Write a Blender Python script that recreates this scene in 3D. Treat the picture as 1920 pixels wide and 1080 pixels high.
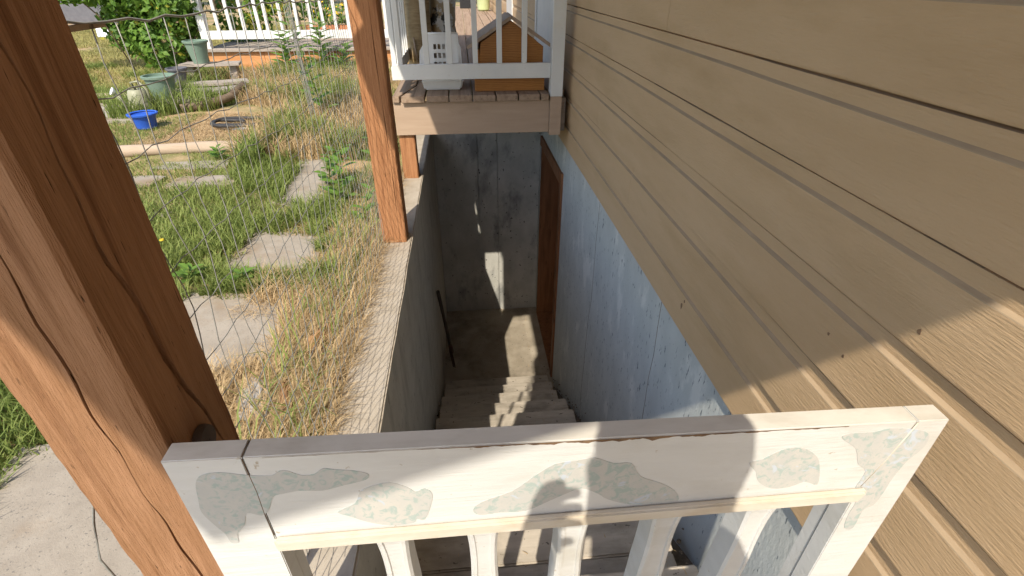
import bpy, bmesh, math, random
import numpy as np
from mathutils import Vector, Matrix
R = math.radians
random.seed(7); rng = np.random.default_rng(11)
for o in list(bpy.data.objects): bpy.data.objects.remove(o)
scene = bpy.context.scene
COL = scene.collection

# ------------------------------------------------------------------ camera, sky, sun, exposure
cam_d = bpy.data.cameras.new('camera'); cam = bpy.data.objects.new('camera', cam_d); COL.objects.link(cam)
cam.location = (0, 0, 0); cam.rotation_euler = (R(90 - 32.03), 0, R(-5.24))
cam_d.sensor_width = 36; cam_d.lens = 943 / 1920 * 36; cam_d.clip_start = .01; cam_d.clip_end = 400
scene.camera = cam
SUN_AZ, SUN_EL = 19.6, 48.0          # direction the light travels (from +Y towards +X), elevation
world = bpy.data.worlds.new('World'); scene.world = world; world.use_nodes = True
wn = world.node_tree; wn.nodes.clear()
sky = wn.nodes.new('ShaderNodeTexSky'); sky.sky_type = 'NISHITA'; sky.sun_disc = False
sky.sun_elevation = R(SUN_EL); sky.sun_rotation = R(180 + SUN_AZ); sky.air_density = 1.0; sky.dust_density = 1.6
bg = wn.nodes.new('ShaderNodeBackground'); bg.inputs[1].default_value = .15
wo = wn.nodes.new('ShaderNodeOutputWorld')
wn.links.new(sky.outputs[0], bg.inputs[0]); wn.links.new(bg.outputs[0], wo.inputs[0])
sun_d = bpy.data.lights.new('sun', 'SUN'); sun_d.energy = 3.4; sun_d.angle = R(.53); sun_d.color = (1, .91, .77)
sun = bpy.data.objects.new('sun', sun_d); COL.objects.link(sun)
travel = Vector((math.sin(R(SUN_AZ)) * math.cos(R(SUN_EL)), math.cos(R(SUN_AZ)) * math.cos(R(SUN_EL)), -math.sin(R(SUN_EL))))
sun.rotation_euler = travel.to_track_quat('-Z', 'Y').to_euler(); sun.location = (-3, -6, 8)
vs = scene.view_settings
vs.view_transform = 'Standard'; vs.look = 'None'; vs.gamma = 1; vs.use_curve_mapping = False; vs.exposure = .80
scene.render.engine = 'CYCLES'
scene.cycles.max_bounces = 10; scene.cycles.diffuse_bounces = 7

G = -1.45                            # garden ground level (camera is at z = 0)
XW = .80                             # face of the house siding
FLOOR = -3.77                        # basement floor

# ------------------------------------------------------------------ materials
def material(name, ca, cb, scale=(8, 8, 8), rough=.8, bump=.2, bscale=None, detail=6, dirt=None, dscale=(3, 3, 3), dlo=.5, dhi=.7,
             spots=None, sscale=40, slo=.66, island=0, bdist=.004, transl=0, spec=.3, distort=0.0, rings=None):
    m = bpy.data.materials.new(name); m.use_nodes = True
    nt = m.node_tree; n = nt.nodes; l = nt.links; n.clear()
    out = n.new('ShaderNodeOutputMaterial'); p = n.new('ShaderNodeBsdfPrincipled'); l.new(p.outputs[0], out.inputs[0])
    tc = n.new('ShaderNodeTexCoord')
    def noise(sc, det=detail, rg=.6):
        mp = n.new('ShaderNodeMapping'); mp.inputs['Scale'].default_value = sc; l.new(tc.outputs['Object'], mp.inputs[0])
        t = n.new('ShaderNodeTexNoise'); t.inputs['Scale'].default_value = 1; t.inputs['Detail'].default_value = det; t.inputs['Roughness'].default_value = rg
        t.inputs['Distortion'].default_value = distort
        l.new(mp.outputs[0], t.inputs['Vector']); return t.outputs['Fac']
    def ramp(f, lo, hi):
        r = n.new('ShaderNodeMapRange'); r.inputs[1].default_value = lo; r.inputs[2].default_value = hi; l.new(f, r.inputs[0]); return r.outputs[0]
    def mix(f, a, b):
        x = n.new('ShaderNodeMix'); x.data_type = 'RGBA'
        l.new(f, x.inputs['Factor'])
        for s, v in (('A', a), ('B', b)):
            i = [q for q in x.inputs if q.name == s and q.type == 'RGBA'][0]
            if isinstance(v, tuple): i.default_value = (*v, 1)
            else: l.new(v, i)
        return [q for q in x.outputs if q.type == 'RGBA'][0]
    nf = noise(scale)
    f = ramp(nf, .3, .7)
    if island:
        ge = n.new('ShaderNodeNewGeometry')
        mm = n.new('ShaderNodeMix'); mm.data_type = 'FLOAT'; mm.inputs[0].default_value = island
        l.new(f, mm.inputs[2]); l.new(ge.outputs['Random Per Island'], mm.inputs[3]); f = mm.outputs[0]
    c = mix(f, ca, cb)
    if rings:
        wv = n.new('ShaderNodeTexWave'); wv.inputs['Scale'].default_value = rings[0]; wv.inputs['Distortion'].default_value = rings[1]
        wv.inputs['Detail'].default_value = 4; wv.inputs['Detail Scale'].default_value = rings[2]; wv.bands_direction = rings[3]
        mp = n.new('ShaderNodeMapping'); mp.inputs['Scale'].default_value = rings[4]; l.new(tc.outputs['Object'], mp.inputs[0]); l.new(mp.outputs[0], wv.inputs['Vector'])
        c = mix(ramp(wv.outputs['Fac'], .55, 1.0), c, rings[5])
    if dirt: c = mix(ramp(noise(dscale), dlo, dhi), c, dirt)
    if spots: c = mix(ramp(noise((sscale,) * 3 if not isinstance(sscale, tuple) else sscale, 3), slo, slo + .05), c, spots)
    l.new(c, p.inputs['Base Color'])
    p.inputs['Roughness'].default_value = rough
    p.inputs['Specular IOR Level'].default_value = spec
    if bump:
        b = n.new('ShaderNodeBump'); b.inputs['Strength'].default_value = bump; b.inputs['Distance'].default_value = bdist
        l.new(noise(bscale or scale, 8, .65), b.inputs['Height']); l.new(b.outputs[0], p.inputs['Normal'])
    if transl:
        tr = n.new('ShaderNodeBsdfTranslucent'); l.new(c, tr.inputs[0]); ms = n.new('ShaderNodeMixShader'); ms.inputs[0].default_value = transl
        l.new(p.outputs[0], ms.inputs[1]); l.new(tr.outputs[0], ms.inputs[2]); l.new(ms.outputs[0], out.inputs[0])
    return m

M = {}
M['siding'] = material('siding_paint', (.54, .372, .21), (.595, .417, .245), (4, 1.6, 9), .68, .85, (70, 20, 190), dirt=(.44, .295, .15), dscale=(2.5, 1.1, 5), dlo=.5, dhi=.85, bdist=.004)
M['ledge'] = material('darker_ledge', (.33, .245, .155), (.43, .32, .205), (30, 6, 30), .85, .4, (60, 20, 60))
M['foundation'] = material('whitewashed_concrete', (.45, .475, .455), (.54, .56, .535), (7, 7, 4), .9, .8, (36, 36, 16), dirt=(.61, .62, .585), dscale=(5, 5, 2.6), dlo=.57, dhi=.64, spots=(.15, .17, .18), sscale=(70, 70, 20), slo=.635, bdist=.005)
M['concrete'] = material('stained_concrete', (.40, .395, .355), (.52, .51, .465), (7, 7, 5), .92, .6, (45, 45, 45), dirt=(.25, .25, .235), dscale=(4.5, 4.5, 2.2), dlo=.52, dhi=.66, spots=(.05, .05, .05), sscale=(26, 26, 20), slo=.645, bdist=.004)
M['sidewall'] = material('garden_side_concrete', (.46, .44, .385), (.56, .54, .48), (6, 6, 9), .92, .6, (50, 24, 24), dirt=(.36, .345, .295), dscale=(5, 7, 1.4), dlo=.52, dhi=.7, spots=(.17, .165, .14), sscale=(40, 60, 12), slo=.65, bdist=.004)
M['wallcap'] = material('beige_concrete', (.36, .31, .24), (.44, .39, .32), (12, 12, 12), .9, .5, (90, 90, 90), dirt=(.30, .27, .23), dlo=.55, dhi=.75, bdist=.003)
M['bfloor'] = material('basement_floor', (.30, .255, .19), (.42, .365, .285), (6, 6, 6), .9, .5, (60, 60, 60), dirt=(.19, .16, .12), dscale=(2.6, 2.6, 2.6), dlo=.50, dhi=.70, spots=(.09, .08, .06), sscale=42, slo=.66)
M['tread'] = material('weathered_tread', (.42, .37, .30), (.53, .47, .39), (4, 40, 40), .88, .45, (10, 90, 90), dirt=(.24, .21, .165), dscale=(3, 6, 6), dlo=.5, dhi=.74, spots=(.10, .09, .07), sscale=(25, 40, 40), slo=.65, bdist=.003)
M['paver'] = material('paver_concrete', (.27, .235, .19), (.35, .31, .255), (10, 10, 10), .92, .6, (120, 120, 120), dirt=(.25, .185, .12), dscale=(3, 3, 3), dlo=.5, dhi=.7, bdist=.003, spots=(.17, .155, .135), sscale=130, slo=.62)
def timber(name, a, b, dark, sc, bs, rough=.75, bump=.6):
    return material(name, a, b, sc, rough, bump, bs, dirt=dark, dscale=tuple(v * .45 for v in sc), dlo=.5, dhi=.75, bdist=.003, spots=tuple(v * .35 for v in dark), sscale=tuple(v * .8 for v in sc), slo=.665)
M['post'] = material('cedar_post', (.32, .145, .062), (.44, .215, .10), (90, 90, 4), .8, .9, (200, 200, 10), dirt=(.23, .095, .038), dscale=(40, 40, 2.6), dlo=.5, dhi=.7, spots=(.10, .045, .02), sscale=(120, 120, 12), slo=.67, bdist=.004)
M['post_old'] = material('old_cedar_post', (.28, .145, .072), (.39, .215, .12), (70, 70, 5), .92, 1.0, (170, 170, 14), dirt=(.15, .064, .028), dscale=(48, 48, 1.6), dlo=.52, dhi=.72, spots=(.045, .022, .012), sscale=(200, 200, 22), slo=.67, bdist=.006, spec=.1)
M['jamb'] = timber('stained_jamb', (.20, .085, .035), (.28, .125, .055), (.12, .05, .02), (40, 40, 3), (90, 90, 7))
M['rim'] = material('tan_painted_rim', (.38, .275, .195), (.43, .32, .23), (3, 9, 30), .7, .25, (10, 30, 60), dirt=(.30, .215, .15), dscale=(3, 5, 9), dlo=.6, dhi=.8, spots=(.12, .09, .06), sscale=(14, 30, 40), slo=.75)
M['deckb'] = timber('deck_board', (.27, .19, .13), (.36, .265, .19), (.17, .11, .07), (60, 2.2, 60), (120, 6, 120))
M['white'] = material('white_paint', (.62, .63, .615), (.69, .69, .665), (6, 6, 6), .5, .12, (40, 40, 40), dirt=(.66, .64, .57), dscale=(5, 5, 5), dlo=.58, dhi=.8, spots=(.35, .3, .24), sscale=(45, 45, 30), slo=.69, spec=.4)
M['whiteold'] = material('peeling_white_paint', (.70, .70, .67), (.80, .80, .76), (9, 9, 9), .6, .3, (30, 30, 30), dirt=(.45, .40, .34), dscale=(14, 14, 6), dlo=.6, dhi=.68, spots=(.16, .13, .10), sscale=(22, 22, 12), slo=.68)
M['gate'] = material('gate_enamel', (.57, .575, .565), (.62, .625, .61), (7, 7, 40), .45, .3, (8, 60, 140), dirt=(.49, .48, .44), dscale=(4, 4, 9), dlo=.5, dhi=.75, spots=(.40, .35, .28), sscale=(60, 60, 60), slo=.70, spec=.4)
M['gatetop'] = material('gate_top_worn', (.56, .53, .46), (.66, .63, .56), (8, 30, 30), .6, .15, (20, 80, 80), dirt=(.46, .42, .35), dscale=(6, 12, 12), dlo=.5, dhi=.75, spots=(.25, .2, .15), sscale=(30, 60, 60), slo=.72)
M['moulding'] = material('dusty_moulding', (.54, .48, .38), (.62, .58, .51), (9, 40, 40), .6, .2, (20, 80, 80), dirt=(.5, .42, .31), dscale=(9, 20, 20), dlo=.5, dhi=.75, spots=(.25, .15, .08), sscale=(40, 60, 60), slo=.74)
M['sticker'] = material('ivy_paper', (.50, .49, .46), (.44, .45, .44), (26, 26, 26), .6, .1, (90, 90, 90), dirt=(.35, .42, .40), dscale=(75, 75, 75), dlo=.50, dhi=.60, spots=(.46, .51, .57), sscale=(24, 24, 24), slo=.62, distort=1.2)
M['crack'] = material('bare_chipped_wood', (.10, .06, .035), (.26, .17, .10), (50, 50, 50), .9, .3)
M['wire'] = material('galvanised_wire', (.20, .20, .19), (.32, .32, .30), (40, 40, 40), .45, .1, spec=.5); 
M['rust'] = material('rusty_steel', (.08, .045, .03), (.15, .08, .05), (30, 30, 30), .7, .3)
M['dark'] = material('dark_handle', (.05, .035, .025), (.09, .06, .04), (30, 30, 6), .6, .3)
M['soil'] = material('dirt_debris', (.12, .10, .075), (.24, .20, .155), (30, 30, 30), .95, .8, (70, 70, 70))
M['ground'] = material('garden_soil', (.33, .22, .115), (.42, .30, .165), (3, 3, 3), .95, .8, (50, 50, 50), dirt=(.17, .17, .06), dscale=(1.1, 1.1, 1.1), dlo=.46, dhi=.58, spots=(.42, .34, .2), sscale=(60, 60, 60), slo=.6, bdist=.012)
M['grass'] = material('green_blades', (.13, .195, .04), (.31, .36, .10), (1.2, 1.2, 1.2), .6, 0, island=.6, transl=.42)
M['grass2'] = material('yellowing_blades', (.30, .29, .09), (.42, .37, .15), (1.2, 1.2, 1.2), .7, 0, island=.6, transl=.35)
M['straw'] = material('dry_straw', (.38, .255, .12), (.60, .46, .265), (2, 2, 2), .75, 0, island=.75, transl=.25)
M['leaf'] = material('vine_leaf', (.075, .17, .025), (.20, .33, .055), (1, 1, 1), .45, 0, island=.8, transl=.4)
M['leafy'] = material('yellow_leaf', (.30, .33, .04), (.48, .44, .06), (1, 1, 1), .5, 0, island=.8, transl=.4)
M['leafd'] = material('dark_tree_leaf', (.025, .06, .015), (.06, .11, .03), (1, 1, 1), .6, 0, island=.8, transl=.25)
M['bark'] = timber('bark', (.13, .09, .06), (.20, .15, .10), (.07, .05, .03), (20, 20, 5), (40, 40, 10))
M['log'] = timber('bleached_log', (.33, .25, .175), (.42, .33, .245), (.33, .25, .17), (3, 30, 30), (8, 80, 80))
M['grey_wood'] = timber('grey_wood', (.28, .24, .20), (.38, .33, .28), (.17, .14, .11), (4, 30, 30), (9, 80, 80))
M['orange'] = timber('orange_stain', (.50, .24, .095), (.57, .29, .13), (.43, .18, .06), (3, 30, 30), (8, 80, 80), bump=.25)
M['honey'] = material('honey_wood', (.36, .15, .03), (.44, .19, .042), (4, 4, 4), .45, .2, (6, 60, 60), rings=(3.2, 5, 1.6, 'Z', (1.5, 1, 9), (.24, .09, .015)), spec=.4)
M['roofw'] = material('little_roof', (.34, .25, .18), (.42, .32, .24), (20, 5, 20), .7, .2)
M['plastic'] = material('white_plastic', (.74, .76, .75), (.80, .81, .80), (5, 5, 5), .35, 0, spec=.5)
M['potgreen'] = material('green_plastic', (.15, .22, .17), (.19, .26, .20), (6, 6, 6), .5, .05, spec=.4)
M['potgrey'] = material('grey_plastic', (.10, .10, .115), (.15, .15, .165), (6, 6, 6), .5, .05, spec=.4)
M['canp'] = material('olive_plastic', (.25, .25, .16), (.31, .31, .21), (6, 6, 6), .5, .05, spec=.4)
M['blue'] = material('blue_plastic', (.02, .085, .42), (.03, .11, .52), (6, 6, 6), .4, .05, spec=.5)
M['rubber'] = material('black_rubber', (.025, .025, .027), (.05, .05, .05), (20, 20, 20), .6, .2)
M['terracotta'] = material('terracotta', (.40, .16, .075), (.48, .21, .10), (9, 9, 9), .8, .2)
M['lime'] = material('lime_glaze', (.45, .52, .25), (.52, .58, .32), (6, 6, 6), .4, 0)
M['sack'] = material('straw_sack', (.30, .22, .12), (.44, .34, .20), (12, 12, 60), .8, .6, (30, 30, 160), dirt=(.20, .14, .07), dscale=(6, 6, 22), dlo=.5, dhi=.7)
M['film'] = material('printed_film', (.46, .47, .46), (.60, .61, .60), (9, 9, 9), .3, .5, (14, 14, 14), dirt=(.32, .24, .13), dscale=(6, 6, 6), dlo=.50, dhi=.54, spots=(.02, .02, .02), sscale=(11, 11, 7), slo=.54, bdist=.02, spec=.6)
M['roof'] = material('roof_plank', (.36, .30, .24), (.44, .37, .30), (5, 5, 5), .8, .2)
M['shingle'] = material('roof_shingle', (.10, .10, .10), (.16, .155, .15), (30, 30, 30), .95, .5)
M['rot'] = timber('rotten_wood', (.27, .14, .06), (.40, .23, .105), (.12, .06, .028), (14, 14, 14), (40, 40, 40))
M['stone'] = material('grey_stone', (.30, .29, .28), (.40, .39, .37), (14, 14, 14), .9, .5)
M['skin'] = material('skin', (.50, .31, .23), (.56, .36, .27), (9, 9, 9), .55, .05)
M['shirt'] = material('navy_cloth', (.05, .06, .10), (.08, .09, .14), (30, 30, 30), .9, .2)
M['denim'] = material('denim', (.06, .08, .14), (.10, .12, .19), (60, 60, 60), .9, .2)
M['hair'] = material('brown_hair', (.05, .03, .02), (.09, .055, .035), (60, 60, 20), .6, .3)
M['black'] = material('black_plastic', (.018, .018, .02), (.03, .03, .032), (30, 30, 30), .45, .1)
M['flower'] = material('yellow_petals', (.65, .45, .02), (.75, .52, .04), (30, 30, 30), .6, 0)

# ------------------------------------------------------------------ helpers
def link(o, mat=None, parent=None):
    COL.objects.link(o)
    if mat is not None: o.data.materials.append(M[mat])
    if parent is not None:
        o.parent = parent; o.matrix_parent_inverse = parent_inverse(parent)
    return o
def parent_inverse(p):
    m = Matrix.Translation(p.location)
    q = p.parent
    if q is not None: m = Matrix.Translation(q.location) @ Matrix.Translation(-Vector(q.location)) @ m
    return m.inverted()
def thing(name, label, cat, loc, group=None, kind=None):
    e = bpy.data.objects.new(name, None); COL.objects.link(e); e.location = loc; e.empty_display_size = .05
    tag(e, label, cat, group, kind); return e
def tag(o, label=None, cat=None, group=None, kind=None):
    if label: o['label'] = label
    if cat: o['category'] = cat
    if group: o['group'] = group
    if kind: o['kind'] = kind
    return o
def mesh(name, v, f, mat, parent=None, smooth=False):
    me = bpy.data.meshes.new(name); me.from_pydata([tuple(p) for p in v], [], f); me.validate()
    bm = bmesh.new(); bm.from_mesh(me); bmesh.ops.recalc_face_normals(bm, faces=bm.faces); bm.to_mesh(me); bm.free()
    if smooth: me.polygons.foreach_set('use_smooth', [True] * len(me.polygons))
    return link(bpy.data.objects.new(name, me), mat, parent)
def from_bm(name, bm, mat, parent=None, smooth=False):
    bmesh.ops.recalc_face_normals(bm, faces=bm.faces)
    me = bpy.data.meshes.new(name); bm.to_mesh(me); bm.free()
    if smooth: me.polygons.foreach_set('use_smooth', [True] * len(me.polygons))
    return link(bpy.data.objects.new(name, me), mat, parent)
def bbox(bm, x0, x1, y0, y1, z0, z1, bevel=0):
    r = bmesh.ops.create_cube(bm, size=1)
    for v in r['verts']:
        v.co = Vector(((x0 + x1) / 2 + v.co.x * (x1 - x0), (y0 + y1) / 2 + v.co.y * (y1 - y0), (z0 + z1) / 2 + v.co.z * (z1 - z0)))
    if bevel:
        es = set(e for v in r['verts'] for e in v.link_edges)
        bmesh.ops.bevel(bm, geom=list(es), offset=bevel, segments=2, affect='EDGES', profile=.6)
def box(name, x0, x1, y0, y1, z0, z1, mat, parent=None, bevel=.003):
    bm = bmesh.new(); bbox(bm, x0, x1, y0, y1, z0, z1, bevel); return from_bm(name, bm, mat, parent)
def boxes(name, L, mat, parent=None, bevel=0):
    bm = bmesh.new()
    for b in L: bbox(bm, *b, bevel)
    return from_bm(name, bm, mat, parent)
def tube_geo(pts, rad, sides=6, cap=True):
    pts = [Vector(p) for p in pts]; n = len(pts); V = []; F = []
    rr = rad if hasattr(rad, '__len__') else [rad] * n
    up = Vector((.13, .21, .97))
    for i, p in enumerate(pts):
        t = (pts[min(i + 1, n - 1)] - pts[max(i - 1, 0)]).normalized()
        a = t.cross(up)
        if a.length < .2: a = t.cross(Vector((1, .1, 0)))
        a.normalize(); b = t.cross(a)
        for k in range(sides):
            w = 2 * math.pi * k / sides; V.append(p + (a * math.cos(w) + b * math.sin(w)) * rr[i])
    for i in range(n - 1):
        for k in range(sides):
            F.append((i * sides + k, i * sides + (k + 1) % sides, (i + 1) * sides + (k + 1) % sides, (i + 1) * sides + k))
    if cap: F.append(tuple(range(sides))[::-1]); F.append(tuple((n - 1) * sides + k for k in range(sides)))
    return V, F
def tube(name, pts, rad, mat, parent=None, sides=6, smooth=True):
    V, F = tube_geo(pts, rad, sides); return mesh(name, V, F, mat, parent, smooth)
def lathe(name, prof, c, mat, parent=None, seg=28, smooth=True, sx=1, sy=1):
    V = []; F = []
    for r, z in prof:
        for k in range(seg):
            w = 2 * math.pi * k / seg; V.append((c[0] + r * math.cos(w) * sx, c[1] + r * math.sin(w) * sy, c[2] + z))
    for i in range(len(prof) - 1):
        for k in range(seg): F.append((i * seg + k, i * seg + (k + 1) % seg, (i + 1) * seg + (k + 1) % seg, (i + 1) * seg + k))
    F.append(tuple(range(seg))[::-1])
    o = mesh(name, V, F, mat, parent, False)
    if smooth:
        me = o.data; me.polygons.foreach_set('use_smooth', [True] * len(me.polygons)); me.set_sharp_from_angle(angle=R(40))
    return o
def prism(name, poly, axis, a, b, mat, parent=None, bevel=0):
    """poly: 2-D outline; axis 'y' -> (x,z) extruded a..b in y; 'x' -> (y,z); 'z' -> (x,y)"""
    def P(u, v, w): return {'y': (u, w, v), 'x': (w, u, v), 'z': (u, v, w)}[axis]
    bm = bmesh.new(); n = len(poly)
    v0 = [bm.verts.new(P(*q, a)) for q in poly]; v1 = [bm.verts.new(P(*q, b)) for q in poly]
    bm.faces.new(v0[::-1]); bm.faces.new(v1)
    for i in range(n): bm.faces.new((v0[i], v0[(i + 1) % n], v1[(i + 1) % n], v1[i]))
    if bevel: bmesh.ops.bevel(bm, geom=bm.edges[:], offset=bevel, segments=2, affect='EDGES')
    return from_bm(name, bm, mat, parent)
def wob(t, s, a): return a * (math.sin(t * 2.3 + s) + .6 * math.sin(t * 5.1 + 2 * s) + .35 * math.sin(t * 11.7 + 3 * s))
def rough_slab(name, x0, x1, y0, y1, z0, z1, mat, parent, n=(10, 30, 10), amp=.003, seed=0):
    """box subdivided with a little unevenness (cast concrete, hewn wood)"""
    bm = bmesh.new(); bbox(bm, x0, x1, y0, y1, z0, z1)
    L = max(x1 - x0, y1 - y0, z1 - z0)
    bmesh.ops.subdivide_edges(bm, edges=[e for e in bm.edges if e.calc_length() > L * .5], cuts=40, use_grid_fill=True)
    bmesh.ops.bevel(bm, geom=[e for e in bm.edges if len(e.link_faces) == 2 and e.calc_face_angle(0) > 1], offset=.007, segments=2, affect='EDGES')
    from mathutils import noise
    for v in bm.verts:
        d = noise.noise_vector(v.co * 9 + Vector((seed, 0, 0))) + .6 * noise.noise_vector(v.co * 31)
        v.co += d * amp
    return from_bm(name, bm, mat, parent)

# ================================================================== LARGE STRUCTURE
# ---- ground with the stairwell left open
def ground():
    V = []; F = []
    from mathutils import noise
    def grid(x0, x1, y0, y1, nx, ny, amp):
        b = len(V)
        for j in range(ny + 1):
            for i in range(nx + 1):
                x = x0 + (x1 - x0) * i / nx; y = y0 + (y1 - y0) * j / ny
                e = 0 if (i in (0, nx) or j in (0, ny)) else 1
                V.append((x, y, G + e * amp * noise.noise(Vector((x * 1.3, y * 1.3, 0))) + e * amp * .5 * noise.noise(Vector((x * 4, y * 4, 3)))))
        for j in range(ny):
            for i in range(nx): a = b + j * (nx + 1) + i; F.append((a, a + 1, a + nx + 2, a + nx + 1))
    grid(-8.5, -.515, -2, 12, 110, 190, .016)
    grid(-80, -8.5, -60, 110, 8, 12, 0); grid(-8.5, -.515, 12, 110, 8, 12, 0); grid(-8.5, -.515, -60, -2, 8, 8, 0)
    grid(-.515, 1.0, -60, .28, 2, 8, 0); grid(-.515, 1.0, 5.72, 110, 2, 8, 0); grid(1.0, 80, -60, 110, 4, 4, 0)
    return tag(mesh('ground', V, F, 'ground', smooth=True), kind='structure')
ground()

# ---- house: siding boards, foundation, basement door frame, entry door
house = thing('house', 'tan lap-sided house wall on a pale concrete foundation beside the stairwell', 'house', (XW + .3, 3, FLOOR))
PITCH = .2
FLAKES = [(1.545, -1.089, .012), (.844, -.694, .004), (.785, -.71, .004), (.658, -.549, .005), (1.53, -1.06, .005)]
def siding(z_lip, y0, y1, zb=None):
    """one drop-siding plank: flat face, cove and recessed channel at its top"""
    h = PITCH; z = z_lip
    prof = [(XW + .030, z), (XW + .001, z), (XW, z + .004), (XW, z + h - .050), (XW + .001, z + h - .048), (XW + .0065, z + h - .0445), (XW + .009, z + h - .0425), (XW + .009, z + h - .008), (XW + .024, z + h - .0065), (XW + .024, z + h + .012), (XW + .030, z + h + .012)]
    n = max(2, int((y1 - y0) / .12)); V = []; F = []; k = len(prof)
    for i in range(n + 1):
        y = y0 + (y1 - y0) * i / n
        dz = wob(y, z_lip * 9, .0007)
        for j, (x, zz) in enumerate(prof): V.append((x, y, zz + (dz if 1 <= j <= 7 else 0)))
    for i in range(n):
        for j in range(k): F.append((i * k + j, i * k + (j + 1) % k, (i + 1) * k + (j + 1) % k, (i + 1) * k + j))
    F.append(tuple(range(k))); F.append(tuple(n * k + j for j in range(k))[::-1])
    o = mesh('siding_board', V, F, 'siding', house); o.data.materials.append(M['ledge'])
    for p in o.data.polygons:       # darker brown tone on the upward-facing cove
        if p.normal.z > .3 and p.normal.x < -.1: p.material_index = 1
    return o
joints = {2: 3.05, 3: 2.32, 4: 3.9, 1: -.6, 0: 3.4}
for c in range(-14, 5):
    z = -1.19 + PITCH * (4 - c)
    j = joints.get(c, 1.1 + (c * 1.37) % 2.4 if c < 0 else None)
    cuts = [-2.4, 16.0] if j is None else [-2.4, j, 16.0]
    if z + PITCH > -.75 and z < 1.3:        # leave the entry door opening beside the deck
        cuts = sorted(cuts[:-1] + [4.78]) if (j is None or j < 4.7) else [-2.4, 4.78]
        segs = [(cuts[i], cuts[i + 1]) for i in range(len(cuts) - 1)] + [(5.95, 8.6), (9.6, 16.0)]
    else: segs = [(cuts[i], cuts[i + 1]) for i in range(len(cuts) - 1)]
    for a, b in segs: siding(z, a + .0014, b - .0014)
box('wall_sheathing', XW + .031, XW + .18, -2.4, 16, -1.16, 2.6, 'black', house, 0)
FX = XW + .022
boxes('foundation_wall', [(FX, FX + .24, -2.4, 4.18, -3.9, -1.165), (FX, FX + .24, 5.36, 16, -3.9, -1.165), (FX + .001, FX + .24, 4.18, 5.36, -1.50, -1.166)], 'foundation', house)
for yy, s in ((1.75, 1), (2.9, 2)):          # hairline cracks drawn as thin dark tubes on the cast wall
    V, F = tube_geo([(FX - .0005, yy + wob(k * .3, s, .014), -1.2 - k * .15) for k in range(16)], .0014, 5); mesh('hairline_crack', V, F, 'soil', house)
df = box('door_frame', FX - .02, FX + .02, 4.115, 4.178, FLOOR + .002, -1.46, 'jamb', house, .002)
box('jamb', FX + .02, FX + .245, 4.182, 4.21, FLOOR + .002, -1.502, 'jamb', df, .002)
box('jamb', FX - .012, FX + .243, 5.325, 5.358, FLOOR + .002, -1.502, 'jamb', df, .002)
box('header', FX - .022, FX + .018, 4.179, 5.38, -1.57, -1.47, 'jamb', df, .002)
box('threshold', FX - .012, FX + .25, 4.212, 5.323, FLOOR + .002, FLOOR + .03, 'jamb', df, .002)
box('door', FX + .19, FX + .235, 4.213, 5.322, FLOOR + .034, -1.575, 'jamb', house, .002)
ed = box('entry_door', XW - .004, XW + .016, 4.90, 5.84, -.74, 1.25, 'white', house, .002)
box('door_casing', XW - .014, XW + .018, 4.785, 4.895, -.74, 1.35, 'white', ed, .002); box('door_casing', XW - .014, XW + .018, 5.845, 5.945, -.74, 1.35, 'white', ed, .002)
box('door_casing', XW - .014, XW + .018, 8.62, 9.58, -.74, 1.35, 'white', house, .002)

for y, z, a in FLAKES:            # dark flakes drawn for a nail hole and small knots in the boards
    q = [(y + a * math.cos(t) * random.uniform(.5, 1.2), z + a * 1.3 * math.sin(t) * random.uniform(.5, 1.2)) for t in [k * .785 for k in range(8)]]
    prism('dark_flake', q, 'x', XW - .0008, XW + .004, 'crack', house)

# ---- stairwell: side wall, end wall, floor, stairs
XL, XO = -.357, -.53
rw = tag(rough_slab('retaining_wall', XO, XL, .34, 5.55, -3.95, -1.387, 'sidewall', None, amp=.0035, seed=3), 'low stained concrete wall along the garden side of the stairwell', 'wall')
capm = rw.data; capm.materials.append(M['wallcap'])
for p in capm.polygons:
    if p.normal.z > .5: p.material_index = 1  # upward faces get a warmer beige concrete tone
ew = thing('stairwell_end_wall', 'dark blotchy board-formed concrete wall closing the foot of the stairwell', 'wall', (.2, 5.6, FLOOR))
for a, b, dy in ((XL + .002, .118, 0), (.122, .338, .006), (.342, FX - .001, -.004)):
    rough_slab('wall_panel', a, b, 5.5 + dy, 5.72, -3.95, -1.40, 'concrete', ew, amp=.002, seed=a)
box('wall_core', XL + .003, FX - .002, 5.53, 5.71, -3.94, -1.41, 'concrete', ew, 0)
tag(rough_slab('stairwell_floor', XL - .05, FX + .3, 3.3, 5.52, -3.95, FLOOR, 'bfloor', None, amp=.003, seed=9), kind='structure')
landing = tag(rough_slab('landing', XL + .002, FX - .001, -1.4, .30, -1.9, -1.405, 'paver', None, amp=.002, seed=4), kind='structure')
st = thing('stairs', 'weathered grey plank steps descending to the basement door', 'stairs', (.2, 2.3, FLOOR))
for i in range(12):
    y1 = 3.96 - .305 * i; z1 = FLOOR + .185 * (i + 1)
    xr = .735 - .012 * (i % 3) + (.02 if i == 5 else 0); xl = -.325 + .008 * (i % 2)
    for q, (ya, yb) in enumerate(((y1 - .15, y1), (y1 - .335, y1 - .154))):
        rough_slab('tread', xl + .004 * q, xr - .006 * q, ya, yb, z1 - .04, z1 + (.0015 if q else 0), 'tread', st, amp=.0022, seed=i * 3 + q)
    box('riser', xl + .01, xr - .012, y1 - .05, y1 - .028, z1 - .188, z1 - .041, 'tread', st, .002)
    if i < 11: pass
boxes('stringer', [(XL + .003, XL + .03, .62 - .02, 3.9, FLOOR + .001, FLOOR + .05)], 'soil', st)
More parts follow.
